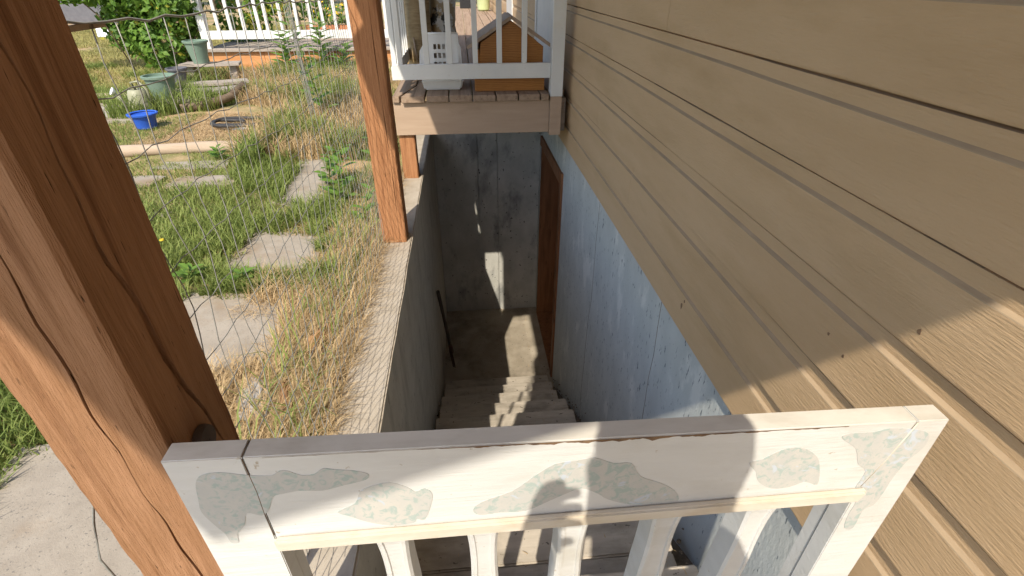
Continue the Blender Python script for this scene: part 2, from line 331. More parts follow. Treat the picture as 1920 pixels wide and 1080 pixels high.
# crumbled dirt and mortar filling the gaps beside the treads
def rubble():
    V = []; F = []
    def lump(c, r):
        b = len(V); ph = [random.uniform(.6, 1.25) for _ in range(6)]
        for k, d in enumerate(((1, 0, 0), (-1, 0, 0), (0, 1, 0), (0, -1, 0), (0, 0, .8), (0, 0, -.8))): V.append(tuple(c[j] + d[j] * r * ph[k] for j in range(3)))
        for t in ((0, 2, 4), (2, 1, 4), (1, 3, 4), (3, 0, 4), (2, 0, 5), (1, 2, 5), (3, 1, 5), (0, 3, 5)): F.append(tuple(b + q for q in t))
    for i in range(12):
        y1 = 3.96 - .305 * i; z1 = FLOOR + .185 * (i + 1)
        for s in range(70):
            y = random.uniform(y1 - .33, y1)
            h = z1 - .07 - .09 * random.random()
            right = random.random() < .62
            x = random.uniform(.715, FX) if right else random.uniform(XL, -.315)
            lump((x, y, h + (x > .74) * (x - .74) * .5), random.uniform(.004, .014))
    return V, F
V, F = rubble(); tag(mesh('stair_rubble', V, F, 'soil'), 'dark crumbled dirt and mortar along both sides of the steps', 'debris', kind='stuff')
for sx in (0, 1):
    pts = []
    a, b = ((XL + .001, -.30), (.70, FX - .001))[sx]
    V = []; F = []
    for i in range(13):
        y = 4.0 - .305 * i; z = FLOOR + .185 * i - .02
        V += [(a, y, z), (b, y, z)]
    for i in range(12): F.append((2 * i, 2 * i + 1, 2 * i + 3, 2 * i + 2))
    n = len(V); V += [(x, y, z - .25) for x, y, z in V]; F += [tuple(n + q for q in f[::-1]) for f in F]
    for i in range(12):
        for e in (0, 1): F.append((2 * i + e, 2 * i + 2 + e, n + 2 * i + 2 + e, n + 2 * i + e))
    mesh('earth_fill', V, F, 'soil', st)

# ---- porch roof overhead (throws the shade on wall, posts and gate)
roof = thing('porch_roof', 'sloping plank porch roof carried by the timber posts above the stairwell', 'roof', (0, 2, 1.2))
eave = [(-.94, -.83), (.35, -.80), (.45, -.735), (1.27, -.735), (1.30, -.93), (1.72, -.92), (1.76, -.82), (2.36, -.82), (2.42, -.90), (6.5, -.90)]  # steps and notches added so the unseen eave shapes the sun patches
def rz(x): return 1.26 + .352 * x
V = []; F = []
for y, x in eave: V += [(x, y, rz(x)), (XW + .02, y, rz(XW))]
k = len(V); V += [(x, y, z + .05) for x, y, z in V]
for i in range(len(eave) - 1):
    F.append((2 * i, 2 * i + 1, 2 * i + 3, 2 * i + 2)); F.append((k + 2 * i, k + 2 * i + 2, k + 2 * i + 3, k + 2 * i + 1))
    F.append((2 * i, 2 * i + 2, k + 2 * i + 2, k + 2 * i)); F.append((2 * i + 1, k + 2 * i + 1, k + 2 * i + 3, 2 * i + 3))
F.append((0, k, k + 1, 1)); e2 = 2 * (len(eave) - 1); F.append((e2, e2 + 1, k + e2 + 1, k + e2))
mesh('roof_deck', V, F, 'roof', roof)
for y in (-.7, .1, .9, 1.7, 2.5, 3.3, 4.1, 4.9, 5.7):
    V = []
    for x in (-.68, XW): V += [(x, y - .02, rz(x) - .12), (x, y + .02, rz(x) - .12), (x, y + .02, rz(x) - .002), (x, y - .02, rz(x) - .002)]
    mesh('rafter', V, [(0, 1, 2, 3), (4, 5, 6, 7), (0, 1, 5, 4), (1, 2, 6, 5), (2, 3, 7, 6), (3, 0, 4, 7)], 'roof', roof)
box('beam', -.50, -.39, -.2, 6.3, rz(-.5) - .30, rz(-.5) - .13, 'roof', roof, .003)

# ---- timber posts
def post(name, x0, x1, y0, y1, z0, z1, mat, label, crack=None, crack2=None, group=None, cracks_amp=.004):
    """square timber with slightly wavering arrises and open drying checks cut into two faces"""
    V = []; F = []; n = int((z1 - z0) / .02)
    for i in range(n + 1):
        z = z0 + (z1 - z0) * i / n; w = lambda s: wob(z * 3, s, cracks_amp * .25) + wob(z * 17, s + 2, cracks_amp * .12)
        gy = crack(z) if crack else (y0 + y1) / 2
        gx = crack2(z) if crack2 else (x0 + x1) / 2
        gw = (.0032 + .002 * math.sin(z * 13)) if crack else .0002; gd = .03 if crack else .0004
        hw = (.0012 + .0008 * math.sin(z * 17 + 1)) if crack2 else .0002; hd = .02 if crack2 else .0004
        c = .005 + abs(wob(z * 9, 4, cracks_amp * .5))
        ring = [(x0 + c + w(1), y0), (gx - hw, y0 + w(6)), (gx, y0 + hd), (gx + hw, y0 + w(6)), (x1 - c + w(2), y0), (x1, y0 + c + w(2)), (x1 + w(7) * .6, gy - gw), (x1 - gd, gy), (x1 + w(7) * .6, gy + gw),
                (x1, y1 - c + w(3)), (x1 - c, y1), (x0 + c, y1), (x0, y1 - c), (x0, y0 + c + w(1))]
        for x, y in ring: V.append((x, y, z))
    k = 14
    for i in range(n):
        for j in range(k): F.append((i * k + j, i * k + (j + 1) % k, (i + 1) * k + (j + 1) % k, (i + 1) * k + j))
    F.append(tuple(range(k))[::-1]); F.append(tuple(n * k + j for j in range(k)))
    return tag(mesh(name, V, F, mat), label, 'post', group)
ck = [(-1.4, .55), (-.563, .53), (-.469, .513), (-.386, .493), (-.316, .494), (-.239, .478), (-.193, .477), (-.158, .479), (-.097, .484), (-.048, .477), (1, .49)]
def crackA(z): return float(np.interp(z, [a for a, b in ck], [b for a, b in ck])) + .0015 * math.sin(z * 60)
def crackA2(z): return -.405 + .012 * math.sin(z * 4) + .002 * math.sin(z * 50)
post('porch_post', -.487, -.365, .43, .57, -1.386, .955, 'post_old', 'big cracked brown timber post that the white gate closes against', crackA, crackA2, None, .003)
post('porch_post', -.528, -.387, 2.79, 2.93, -1.386, .93, 'post', 'reddish square timber post on the low wall where the wire fence ends', None, lambda z: -.425 + .004 * math.sin(z * 5))
post('deck_support_post', -.505, -.388, 3.925, 4.05, -1.386, -1.00, 'post', 'short timber post on the low wall under the deck corner')

# ---- porch deck (front face at Y=3.9)
DY = 3.9; DT = -.755
deck = thing('porch_deck', 'raised plank deck along the house over the foot of the stairwell', 'deck', (0, 4, -1.06))
box('rim_board', -.515, .640, DY, DY + .04, -1.040, -.803, 'rim', deck, .003)
box('side_joist', -.512, -.472, DY + .041, 15.5, -1.05, -.803, 'rim', deck, .002)
box('side_joist', .735, .775, DY + .06, 15.5, -1.05, -.803, 'grey_wood', deck, .002)
for x in (-.1, .3): box('joist', x, x + .04, DY + .041, 15.5, -1.0, -.803, 'grey_wood', deck, .002)
xs = [-.276, -.107, .065, .237, .403, .567, .633]
for i in range(len(xs) - 1):
    box('deck_board', xs[i] + .005, xs[i + 1] - .005, DY - .028 - .004 * (i % 3), 15.5, -.800, DT + .002 * (i % 2), 'deckb', deck, .004)
box('deck_board', .64, .775, DY + .14, 15.5, -.800, DT, 'deckb', deck, .004)
prism('deck_board', [(-.452, DY - .035), (-.286, DY - .03), (-.286, 15.5), (-.36, 15.5), (-.36, DY + .38)], 'z', -.801, DT, 'deckb', deck, .003)
prism('deck_board', [(-.515, DY - .02), (-.468, DY - .022), (-.375, DY + .40), (-.375, 15.5), (-.515, 15.5)], 'z', -.80, DT - .001, 'deckb', deck, .003)
box('deck_post', .642, .728, DY - .03, DY + .058, -1.057, -.775, 'rim', deck, .003)
rail = thing('deck_railing', 'white painted railing with square balusters at the end of the porch deck', 'railing', (0, DY, DT))
box('rail_post', .640, .730, DY - .032, DY + .06, -.774, .35, 'white', rail, .003)
box('bottom_rail', -.492, .638, DY - .012, DY + .026, -.647, -.546, 'white', rail, .003)
box('top_rail', -.51, .638, DY - .02, DY + .05, .20, .24, 'white', rail, .003)
for x0, x1 in ((-.452, -.420), (-.270, -.232), (-.108, -.070), (.074, .110), (.246, .282), (.424, .460)):
    x0, x1 = x0 + .004, x1 + .004
    box('baluster', x0, x1, DY - .008, DY + .030, -.545, .198, 'white', rail, .002)
srail = thing('deck_side_railing', 'white slatted railing running back along the garden edge of the porch deck', 'railing', (-.5, 8, DT))
box('bottom_rail', -.508, -.470, DY + .06, 12, -.66, -.57, 'white', srail, .002)
box('top_rail', -.52, -.46, DY + .06, 12, .20, .24, 'white', srail, .002)
for i in range(36):
    box('baluster', -.503, -.470, DY + .09 + i * .16, DY + .125 + i * .16, -.569, .199, 'white', srail, 0)
for y in (6.5, 9.2): box('rail_post', -.53, -.445, y + .045, y + .115, DT + .001, .3, 'white', srail, 0)

# ---- garden path slabs
path = thing('garden_path', 'line of worn concrete slabs set in the grass beside the stairwell', 'path', (-1.2, 2.5, G), kind='structure')
def slab(poly, top=.012, mat='paver'):
    q = []
    for i in range(len(poly)):
        a, b = Vector(poly[i]), Vector(poly[(i + 1) % len(poly)])
        for t in range(5):
            p = a.lerp(b, t / 5); q.append((p.x + random.uniform(-.012, .012), p.y + random.uniform(-.012, .012)))
    return prism('paver', q, 'z', G - .05, G + top, mat, path, .004)
slab([(-1.45, 3.19), (-.93, 3.04), (-.88, 2.45), (-1.45, 2.55)])
slab([(-1.56, 2.42), (-.90, 2.30), (-.78, 1.70), (-1.25, 1.60), (-1.5, 1.9)])
slab([(-1.45, 3.62), (-1.06, 3.43), (-1.18, 4.60), (-1.50, 4.69)], .015)
slab([(-1.62, 1.36), (-.82, 1.42), (-.72, .60), (-1.55, .50)], .03)
slab([(-2.80, 4.12), (-2.52, 4.08), (-2.50, 4.30), (-2.76, 4.32)], .02); slab([(-2.42, 4.05), (-1.88, 4.05), (-1.92, 4.27), (-2.36, 4.27)], .02)
slab([(-2.75, 4.5), (-2.1, 4.5), (-2.15, 4.72), (-2.7, 4.7)], .012); slab([(-2.0, 4.42), (-1.7, 4.4), (-1.72, 4.66), (-1.98, 4.66)], .015)
slab([(-4.9, 6.25), (-3.75, 6.2), (-3.65, 7.2), (-4.9, 7.35)], .012); slab([(-2.35, 3.42), (-2.1, 3.4), (-2.1, 3.55), (-2.3, 3.55)], .01)

# ================================================================== VEGETATION
def blades(name, P, h, w, lean, mat, curl=.5, label=None, cat=None, dirv=None):
    n = len(P); P = np.asarray(P); h = np.asarray(h)
    a = rng.uniform(0, 2 * np.pi, n); d = np.stack([np.cos(a), np.sin(a), np.zeros(n)], 1)
    if dirv is not None: d = d * .6 + np.array(dirv); d /= np.linalg.norm(d, axis=1)[:, None]
    s = np.stack([-d[:, 1], d[:, 0], np.zeros(n)], 1); ro = rng.uniform(-.8, .8, n)[:, None]; s = s * np.cos(ro) + d * np.sin(ro)
    L = (lean * rng.uniform(.2, 1.2, n) * h)[:, None]; H = h[:, None]; up = np.array([0, 0, 1.])
    W = (w * rng.uniform(.6, 1.3, n))[:, None]
    b = P; m = P + d * L * .3 + up * H * .58; t = P + d * L + up * H * (1 - curl * .35 * rng.uniform(0, 1, n)[:, None])
    V = np.stack([b - s * W / 2, b + s * W / 2, m - s * W * .4, m + s * W * .4, t], 1).reshape(-1, 3)
    base = np.arange(n)[:, None] * 5
    T = (base[:, :, None] + np.array([[0, 1, 3], [0, 3, 2], [2, 3, 4]])[None]).reshape(-1, 3)
    me = bpy.data.meshes.new(name); me.vertices.add(len(V)); me.vertices.foreach_set('co', V.ravel().astype(np.float32))
    me.loops.add(T.size); me.loops.foreach_set('vertex_index', T.ravel().astype(np.int32))
    me.polygons.add(len(T)); me.polygons.foreach_set('loop_start', np.arange(0, T.size, 3, dtype=np.int32)); me.polygons.foreach_set('loop_total', np.full(len(T), 3, dtype=np.int32))
    me.update(); me.validate()
    return tag(link(bpy.data.objects.new(name, me), mat), label, cat, kind='stuff')
def scatter(n, x0, x1, y0, y1): return np.stack([rng.uniform(x0, x1, n), rng.uniform(y0, y1, n), np.full(n, G - .004)], 1)
def vnoise(P, f, s=0):
    x, y = P[:, 0] * f + s, P[:, 1] * f - s
    return (np.sin(x * 1.7 + 1.3 * np.sin(y * 1.1)) + np.sin(y * 2.1 + 1.7 * np.sin(x * .9 + 1)) + .7 * np.sin((x + y) * 3.3) + .7 * np.sin((x - y) * 4.1 + 2)) / 3.4
SL = [[(-1.45, 3.19), (-.93, 3.04), (-.88, 2.45), (-1.45, 2.55)], [(-1.56, 2.42), (-.90, 2.30), (-.78, 1.70), (-1.25, 1.60), (-1.5, 1.9)], [(-1.45, 3.62), (-1.06, 3.43), (-1.18, 4.60), (-1.50, 4.69)],
      [(-1.62, 1.36), (-.82, 1.42), (-.72, .45), (-1.55, .45)], [(-2.80, 4.12), (-2.52, 4.08), (-2.50, 4.30), (-2.76, 4.32)], [(-2.42, 4.05), (-1.88, 4.05), (-1.92, 4.27), (-2.36, 4.27)], [(-4.9, 6.25), (-3.75, 6.2), (-3.65, 7.2), (-4.9, 7.35)]]
def off_slabs(P, m=.0):
    k = np.ones(len(P), bool)
    for poly in SL:
        ins = np.ones(len(P), bool); c = np.mean(poly, 0); n = len(poly)
        ar = sum(poly[i][0] * poly[(i + 1) % n][1] - poly[(i + 1) % n][0] * poly[i][1] for i in range(n))
        for i in range(n):
            a = np.array(poly[i]); b = np.array(poly[(i + 1) % n]); e = b - a; nn = np.array([-e[1], e[0]]) * np.sign(ar) / np.linalg.norm(e)
            ins &= ((P[:, :2] - a) @ nn) > m
        k &= ~ins
    return k
# short green grass, in patches
P = scatter(125000, -6.5, -.75, .2, 6.6); k = off_slabs(P + np.stack([.05 * vnoise(P, 9), .05 * vnoise(P, 8, 4), np.zeros(len(P))], 1), .05) & (vnoise(P, 1.6) + .55 * vnoise(P, 4.2, 2) > .12 + 1.1 * (P[:, 0] > -1.0) + .9 * ((P[:, 1] > 5.0) & (P[:, 0] > -3.1) & (P[:, 0] < -1.9)) - .35 * (P[:, 0] < -1.4) - .8 * ((P[:, 1] < 2.2) & (P[:, 0] < -1.5)) - .5 * ((P[:, 1] > 2.3) & (P[:, 1] < 4.1) & (P[:, 0] < -1.0)))
P = P[k]; blades('yellow_blades', P[::4] + [.01, .01, 0], rng.uniform(.02, .06, len(P[::4])), .005, .9, 'grass2', label='yellowed blades mixed through the green grass', cat='grass'); blades('short_grass', P, rng.uniform(.02, .065, len(P)), .0055, .8, 'grass', label='short green grass growing around the path slabs', cat='grass')
P = np.concatenate([scatter(14000, -2.6, -1.55, .8, 2.3), scatter(5000, -2.3, -1.38, 2.5, 4.0), scatter(5000, -1.5, -.85, 2.36, 2.6), scatter(6000, -1.05, -.75, 2.8, 4.2)]); P = P[off_slabs(P, .04) & (vnoise(P, 5, 7) > -.45)]
blades('lush_grass', P, rng.uniform(.04, .11, len(P)), .007, 1.0, 'grass', label='lush green grass hugging the slab edges', cat='grass')
# longer tufts beside the slabs
P = scatter(24000, -1.95, -.62, 2.2, 5.4); k = off_slabs(P, .06) & (vnoise(P, 2.6, 5) > .15); P = P[k]
blades('grass_tufts', P, rng.uniform(.05, .15, len(P)), .007, .9, 'grass', label='longer green grass tufts between path slabs and low wall', cat='grass')
# sparse yellow-green lawn beyond
P = scatter(130000, -14, -4.2, 7.3, 19); k = vnoise(P, .7, 1) > -.75; P = P[k]
blades('lawn_grass', P, rng.uniform(.03, .09, len(P)), .011, .8, 'grass2', label='dry yellowish lawn beyond the garden pots', cat='lawn')
P = scatter(26000, -7, -3.9, 7.2, 10.5); k = vnoise(P, 1.5, 4) > .15; P = P[k]
blades('lawn_tufts', P, rng.uniform(.06, .16, len(P)), .009, .8, 'grass', label='green tufts in the dry lawn by the vine', cat='grass')
# dry straw against the wall and by the decks
P = np.concatenate([scatter(15000, -.86, -.535, .95, 4.2), scatter(9000, -1.15, -.6, 1.2, 2.5)]); k = off_slabs(P, .10) & (vnoise(P, 3.1, 3) > -.55); P = P[k]
blades('dry_grass', P, rng.uniform(.03, .13, len(P)), .0036, 1.3, 'straw', label='tangled dry straw along the low concrete wall', cat='dry grass', dirv=(.35, .25, 0))
P = scatter(850, -.75, -.535, .9, 4.4)
blades('seed_stalks', P, rng.uniform(.10, .30, len(P)), .003, .8, 'straw', label='tall dry stalks leaning over the low concrete wall', cat='dry grass', dirv=(.55, .1, 0))
P = scatter(700, -.85, -.56, 1.0, 4.4)
blades('green_stalks', P, rng.uniform(.08, .26, len(P)), .0065, .9, 'grass', label='green blades standing among the straw by the low wall', cat='grass', dirv=(.35, .2, 0))
P = np.concatenate([scatter(34000, -4.2, -.6, 6.6, 9.75), scatter(7000, -2.2, -.6, 4.6, 6.4)]); k = (vnoise(P, 1.3, 6) > -.35) & ~((P[:, 0] < -2.9) & (P[:, 1] < 8.3)); P = P[k]
blades('dry_weeds', P, rng.uniform(.08, .30, len(P)) * np.where((P[:, 0] < -3.2) & (P[:, 1] > 8.6), .5, 1), .007, .9, 'straw', label='tall dry weeds in front of the orange skirted deck', cat='dry grass')
P = np.concatenate([scatter(22000, -4.2, -.6, 6.4, 9.7), scatter(9000, -2.0, -.6, 4.4, 6.4)]); k = vnoise(P, 1.7, 8) > .0; P = P[k]
blades('green_weeds', P, rng.uniform(.08, .34, len(P)) * np.where((P[:, 0] < -3.2) & (P[:, 1] > 8.6), .6, 1), .012, .8, 'grass', label='green weeds among the dry stalks before the far deck', cat='weeds')
P = scatter(14000, -3.3, -1.7, 5.0, 6.6); P = P[off_slabs(P, 0)]; P[:, 2] += .01
blades('straw_litter', P, rng.uniform(.008, .03, len(P)), .005, 4.5, 'straw', label='flattened straw litter around the black hose', cat='dry grass')
P = np.concatenate([scatter(7000, -1.6, -.6, 1.3, 2.6)]); k = vnoise(P, 2.2, 9) > -.1; P = P[k]; P[:, 2] += .028
blades('slab_litter', P, rng.uniform(.004, .015, len(P)), .003, 6, 'straw', label='bits of straw scattered over the nearer slabs', cat='dry grass')

P = np.concatenate([scatter(16000, -1.2, -.535, .9, 4.4), scatter(3500, -3.4, -1.2, 2.2, 4.0)]); P = P[off_slabs(P, .05)]; P[:, 2] += .012
blades('straw_mat', P, rng.uniform(.006, .03, len(P)), .0035, 4.5, 'straw', label='matted straw covering the soil by the low wall', cat='dry grass')
P = scatter(1500, -.60, -.50, .9, 4.3); P[:, 2] = -1.384 - .02 * (P[:, 0] < -.53)
blades('cap_straw', P, rng.uniform(.01, .07, len(P)), .003, 2.5, 'straw', label='loose dry straw lying over the edge of the low wall', cat='dry grass', dirv=(.5, .1, 0))
Q = []
for i in range(12):
    y1 = 3.96 - .305 * i; z1 = FLOOR + .185 * (i + 1)
    Q += [(random.uniform(-.32, .70) if random.random() < .5 else random.choice((-.31, .70)) + random.gauss(0, .03), random.uniform(y1 - .30, y1 - .01), z1 + .004) for _ in range(26)]
Q += [(random.uniform(-.33, .76), random.uniform(4.05, 5.45), FLOOR + .005) for _ in range(160)]
blades('step_litter', np.array(Q), rng.uniform(.003, .012, len(Q)), .004, 4, 'straw', label='scraps of straw and leaf lying on the steps and basement floor', cat='litter')
def leaf_geo(V, F, c, size, nrm, roll, lobes=1):
    """a pointed, folded leaf (or a hand of five leaflets)"""
    z = Vector(nrm).normalized(); x = z.orthogonal().normalized(); x.rotate(Matrix.Rotation(roll, 3, z)); 
    for q in range(lobes):
        a = 0 if lobes == 1 else (q - 2) * .75
        d = x.copy(); d.rotate(Matrix.Rotation(a, 3, z)); y = z.cross(d); s = size * (1 if lobes == 1 else (1.0, .85, .6)[abs(q - 2)])
        b = len(V); c = Vector(c)
        V += [c, c + d * s * .45 + y * s * .30 + z * s * .07, c + d * s + z * (-.10 * s), c + d * s * .45 - y * s * .30 + z * s * .07, c + d * s * .5]
        F += [(b, b + 4, b + 1), (b + 1, b + 4, b + 2), (b, b + 3, b + 4), (b + 4, b + 3, b + 2)]
def leaves(name, blobs, n, size, mat, parent, lobes=1, seed=1, up=.35):
    r = random.Random(seed); V = []; F = []
    vol = [b[3] * b[4] * b[5] for b in blobs]
    for i in range(n):
        b = r.choices(blobs, vol)[0]
        d = Vector((r.gauss(0, 1), r.gauss(0, 1), r.gauss(0, 1))).normalized(); rad = r.uniform(.55, 1.06) ** .6
        c = Vector((b[0] + d.x * b[3] * rad, b[1] + d.y * b[4] * rad, b[2] + d.z * b[5] * rad))
        if c.z < G + .02: continue
        nn = d + Vector((r.gauss(0, .5), r.gauss(0, .5), up + r.gauss(0, .4)))
        leaf_geo(V, F, c, size * r.uniform(.55, 1.25), nn, r.uniform(0, 6.28), lobes)
    return mesh(name, V, F, mat, parent)
vine = thing('vine_bush', 'big leafy green vine heaped beside the peeling white railing post', 'bush', (-4.9, 9.9, G))
vb = [(-5.05, 10.1, -.95, .55, .5, .55), (-4.75, 10.0, -.45, .5, .45, .5), (-5.5, 10.4, -.35, .6, .5, .45), (-5.05, 10.2, .15, .8, .6, .5), (-4.45, 10.1, .0, .35, .3, .5), (-6.0, 10.5, .15, .7, .5, .3)]
vb += [(-5.6, 10.2, -.75, .45, .4, .45), (-4.6, 9.75, -.15, .4, .3, .5), (-5.3, 9.9, -.15, .6, .4, .5)]
leaves('foliage', vb, 9500, .115, 'leaf', vine, 1, 3)
leaves('yellow_foliage', vb, 420, .10, 'leafy', vine, 1, 5)
for i in range(9): tube('stem', [(-4.9 + .05 * i, 9.95, G), (-4.9 - .12 * (i - 4), 10.0, -.8), (-4.95 - .2 * (i - 4), 10.15, .1)], .012, 'bark', vine, 5)
vine2 = thing('creeper', 'five-fingered creeper trailing over the lawn side of the vine bush', 'creeper', (-6.1, 9.6, G))
leaves('foliage', [(-6.05, 9.7, -.22, .65, .3, .2), (-6.3, 9.8, .1, .8, .3, .2)], 260, .13, 'leaf', vine2, 5, 8)
tube('stem', [(-5.6, 9.9, G), (-5.8, 9.8, -.6), (-6.2, 9.7, -.05), (-6.9, 9.7, .05)], .012, 'bark', vine2, 5)
bush2 = thing('railing_shrub', 'yellow-green shrub growing behind the far white railing', 'bush', (-3.9, 10.9, G))
leaves('foliage', [(-4.0, 11.0, -.6, .55, .4, .6), (-3.5, 11.2, -.2, .5, .4, .5), (-3.0, 11.6, -.3, .5, .4, .5)], 1500, .12, 'leaf', bush2, 1, 9)
leaves('yellow_foliage', [(-4.0, 10.9, -.7, .45, .3, .3), (-3.4, 11.0, -.4, .4, .3, .3)], 300, .11, 'leafy', bush2, 1, 10)
for i in range(4): tube('stem', [(-3.9 + .3 * i, 11.2, G), (-3.85 + .25 * i, 11.2, -.2)], .015, 'bark', bush2, 5)
for i, (x, y, h) in enumerate([(-21, 27, 7), (-15.5, 31, 8), (-11.5, 29, 7.5), (-26, 33, 8), (-7.5, 33, 8), (-3, 34, 8), (1.5, 33, 7)]):
    t = thing('shade_tree', ('dark leafy tree at the far edge of the lawn'), 'tree', (x, y, G), group='trees past the lawn')
    tube('trunk', [(x, y, G - .05), (x + .1, y, G + h * .3), (x - .1, y + .1, G + h * .62)], [.28, .2, .1], 'bark', t, 8)
    for a in range(4): tube('limb', [(x + .05, y, G + h * (.28 + .07 * a)), (x + 1.2 * math.cos(a * 1.7), y + 1.2 * math.sin(a * 1.7), G + h * (.45 + .07 * a))], [.1, .04], 'bark', t, 6)
    bl = [(x + random.uniform(-1.6, 1.6), y + random.uniform(-1.4, 1.4), G + h * random.uniform(.28, .85), random.uniform(.9, 1.6), random.uniform(.9, 1.5), random.uniform(.7, 1.2)) for _ in range(9)]
    leaves('crown', bl, 3600, .30, 'leafd', t, 1, 30 + i)
# single broad-leaved weeds
def weed(x, y, h, n, size, seed, label, cat='weed', mat='leaf', lean=(.1, 0)):
    t = thing('broadleaf_weed', label, cat, (x, y, G)); r = random.Random(seed)
    tube('stem', [(x, y, G - .02), (x + lean[0] * .4, y + lean[1] * .4, G + h * .5), (x + lean[0], y + lean[1], G + h)], [.006, .005, .003], 'grass', t, 5)
    for k in range(n):
        f = .12 + .88 * k / n; a = k * 2.4 + r.uniform(-.4, .4); d = Vector((math.cos(a), math.sin(a), .55)); V = []; F = []
        c = Vector((x + lean[0] * f, y + lean[1] * f, G + h * f)); s = size * (1.15 - .5 * f)
        z = Vector((-math.cos(a) * .5, -math.sin(a) * .5, 1)); sd = z.cross(d).normalized(); dn = d.normalized()
        V = [c, c + dn * s * .3 + sd * s * .2, c + dn * s * .3 - sd * s * .2, c + dn * s * .65 + sd * s * .2 - Vector((0, 0, .06 * s)), c + dn * s * .65 - sd * s * .2 - Vector((0, 0, .06 * s)), c + dn * s - Vector((0, 0, .22 * s)), c + dn * s * .3 - Vector((0, 0, .03)) * s, c + dn * s * .65 - Vector((0, 0, .12 * s))]
        mesh('leaf', V, [(0, 1, 6), (0, 6, 2), (1, 3, 7, 6), (6, 7, 4, 2), (3, 5, 7), (7, 5, 4)], mat, t)
weed(-.95, 3.55, .46, 14, .17, 1, 'tall broad-leaved weed standing by the reddish post and far slab')
weed(-.80, 4.35, .62, 12, .15, 2, 'upright milky-green weed behind the reddish post')
weed(-.72, 3.15, .30, 10, .13, 3, 'bushy broad-leaved weed close to the foot of the reddish post')
weed(-1.55, 6.0, 1.3, 30, .22, 4, 'vine-like weed climbing the grey wire bundle', lean=(-.25, -.05))
weed(-2.35, 9.4, .80, 28, .34, 5, 'large-leaved weed against the orange deck skirt', lean=(.1, -.1))
weed(-2.9, 9.3, .66, 26, .32, 6, 'bushy green weed beside the bare orange skirt board', lean=(.1, -.1))
weed(-2.0, 9.2, .5, 22, .30, 15, 'spreading leafy weed near the middle of the deck skirt', lean=(.15, -.1))
weed(-1.1, 3.9, .34, 16, .15, 16, 'leafy weed growing over the farthest path slab')
weed(-1.95, 4.75, .14, 12, .13, 7, 'low dandelion rosette by the end of the bleached log', lean=(0, 0))
weed(-2.25, 4.75, .12, 12, .12, 8, 'low leafy rosette close below the bleached log', lean=(0, 0))
weed(-1.55, 2.52, .10, 11, .12, 10, 'flat leafy weed in the joint between the two nearer slabs', lean=(.02, 0))
weed(-1.25, 2.46, .10, 11, .11, 11, 'flat dandelion leaves at the edge of the middle slab', lean=(.02, 0))
fl = thing('dandelion', 'small yellow dandelion flower in the grass left of the slabs', 'flower', (-1.86, 2.9, G))
tube('stem', [(-1.86, 2.9, G), (-1.85, 2.9, G + .09)], .002, 'grass', fl, 4); lathe('flower_head', [(.002, -.006), (.014, 0), (.011, .006), (.001, .008)], (-1.85, 2.9, G + .09), 'flower', fl, 12)

# ================================================================== OBJECTS
# ---- white headboard gate
GY = .41
gate = thing('gate', 'old white headboard gate with ivy paper cut-outs across the top of the stairs', 'gate', (.12, GY, -1.40))
def gz(x): return -.4655 - .0265 * (x + .36) / .97
SLx0, SLx1, SRx0, SRx1 = -.360, -.272, .535, .610
TR = .028
def gate_part(name, poly, y0, y1, mat, parent=gate, bevel=.0013): return prism(name, poly, 'y', y0, y1, mat, parent, bevel)
tr = gate_part('top_rail', [(SLx1 + .0006, gz(SLx1)), (.565, gz(.565)), (SRx0 - .0006, -.640), (SLx1 + .0006, -.640)], GY, GY + TR, 'gate')
ls = gate_part('stile', [(SLx0, gz(SLx0)), (SLx1 - .0006, gz(SLx1)), (SLx1 - .0006, -1.36), (SLx0, -1.36)], GY, GY + TR, 'gate')
gate_part('stile_backing', [(SLx0 + .002, -.66), (SLx1 - .002, -.66), (SLx1 - .002, -1.355), (SLx0 + .002, -1.355)], GY + TR + .0006, GY + .052, 'gate')
gate_part('stile_backing', [(SRx0 + .002, -.66), (SRx1 - .002, -.66), (SRx1 - .002, -1.355), (SRx0 + .002, -1.355)], GY + TR + .0006, GY + .052, 'gate')
rs = gate_part('stile', [(.5662, gz(.566)), (SRx1, gz(SRx1)), (SRx1, -1.36), (SRx0, -1.36), (SRx0, -.640)], GY, GY + TR, 'gate')
# worn top surfaces
for o in (tr, ls, rs):
    o.data.materials.append(M['gatetop'])
    for p in o.data.polygons:
        if p.normal.z > .75 and p.center.z > -.55: p.material_index = 1
gate_part('moulding', [(SLx1 + .001, -.6185), (SRx0 + .006, -.6185), (SRx0 - .002, -.6405), (SLx1 + .001, -.6405)], GY - .011, GY - .0004, 'moulding', gate, .003)
gate_part('bottom_rail', [(SLx1, -1.20), (SRx0, -1.20), (SRx0, -1.29), (SLx1, -1.29)], GY + .005, GY + .035, 'gate')
def baluster(xc):
    hw = .022; V = []; F = []; n = 26
    for i in range(n + 1):
        t = i / n; z = -.641 - t * .56
        yo = GY + .004 + .020 * (1 - math.exp(-t * 7)) * (1 - .3 * math.sin(t * 6)) ; flare = .004 * math.exp(-t * 14)
        h = hw * (1 - .12 * math.sin(min(1, t * 3) * math.pi)) + flare; d = .042
        ring = [(-h, yo + .004), (-h + .004, yo), (-h + .009, yo), (-h + .010, yo + .0025), (h - .010, yo + .0025), (h - .009, yo), (h - .004, yo), (h, yo + .004), (h, yo + d), (-h, yo + d)]
        for x, y in ring: V.append((xc + x, y, z))
    k = 10
    for i in range(n):
        for j in range(k): F.append((i * k + j, i * k + (j + 1) % k, (i + 1) * k + (j + 1) % k, (i + 1) * k + j))
    F.append(tuple(range(k))[::-1]); F.append(tuple(n * k + j for j in range(k)))
    return mesh('baluster', V, F, 'gate', gate)
for xc in (-.130, -.003, .128, .268, .412): baluster(xc)
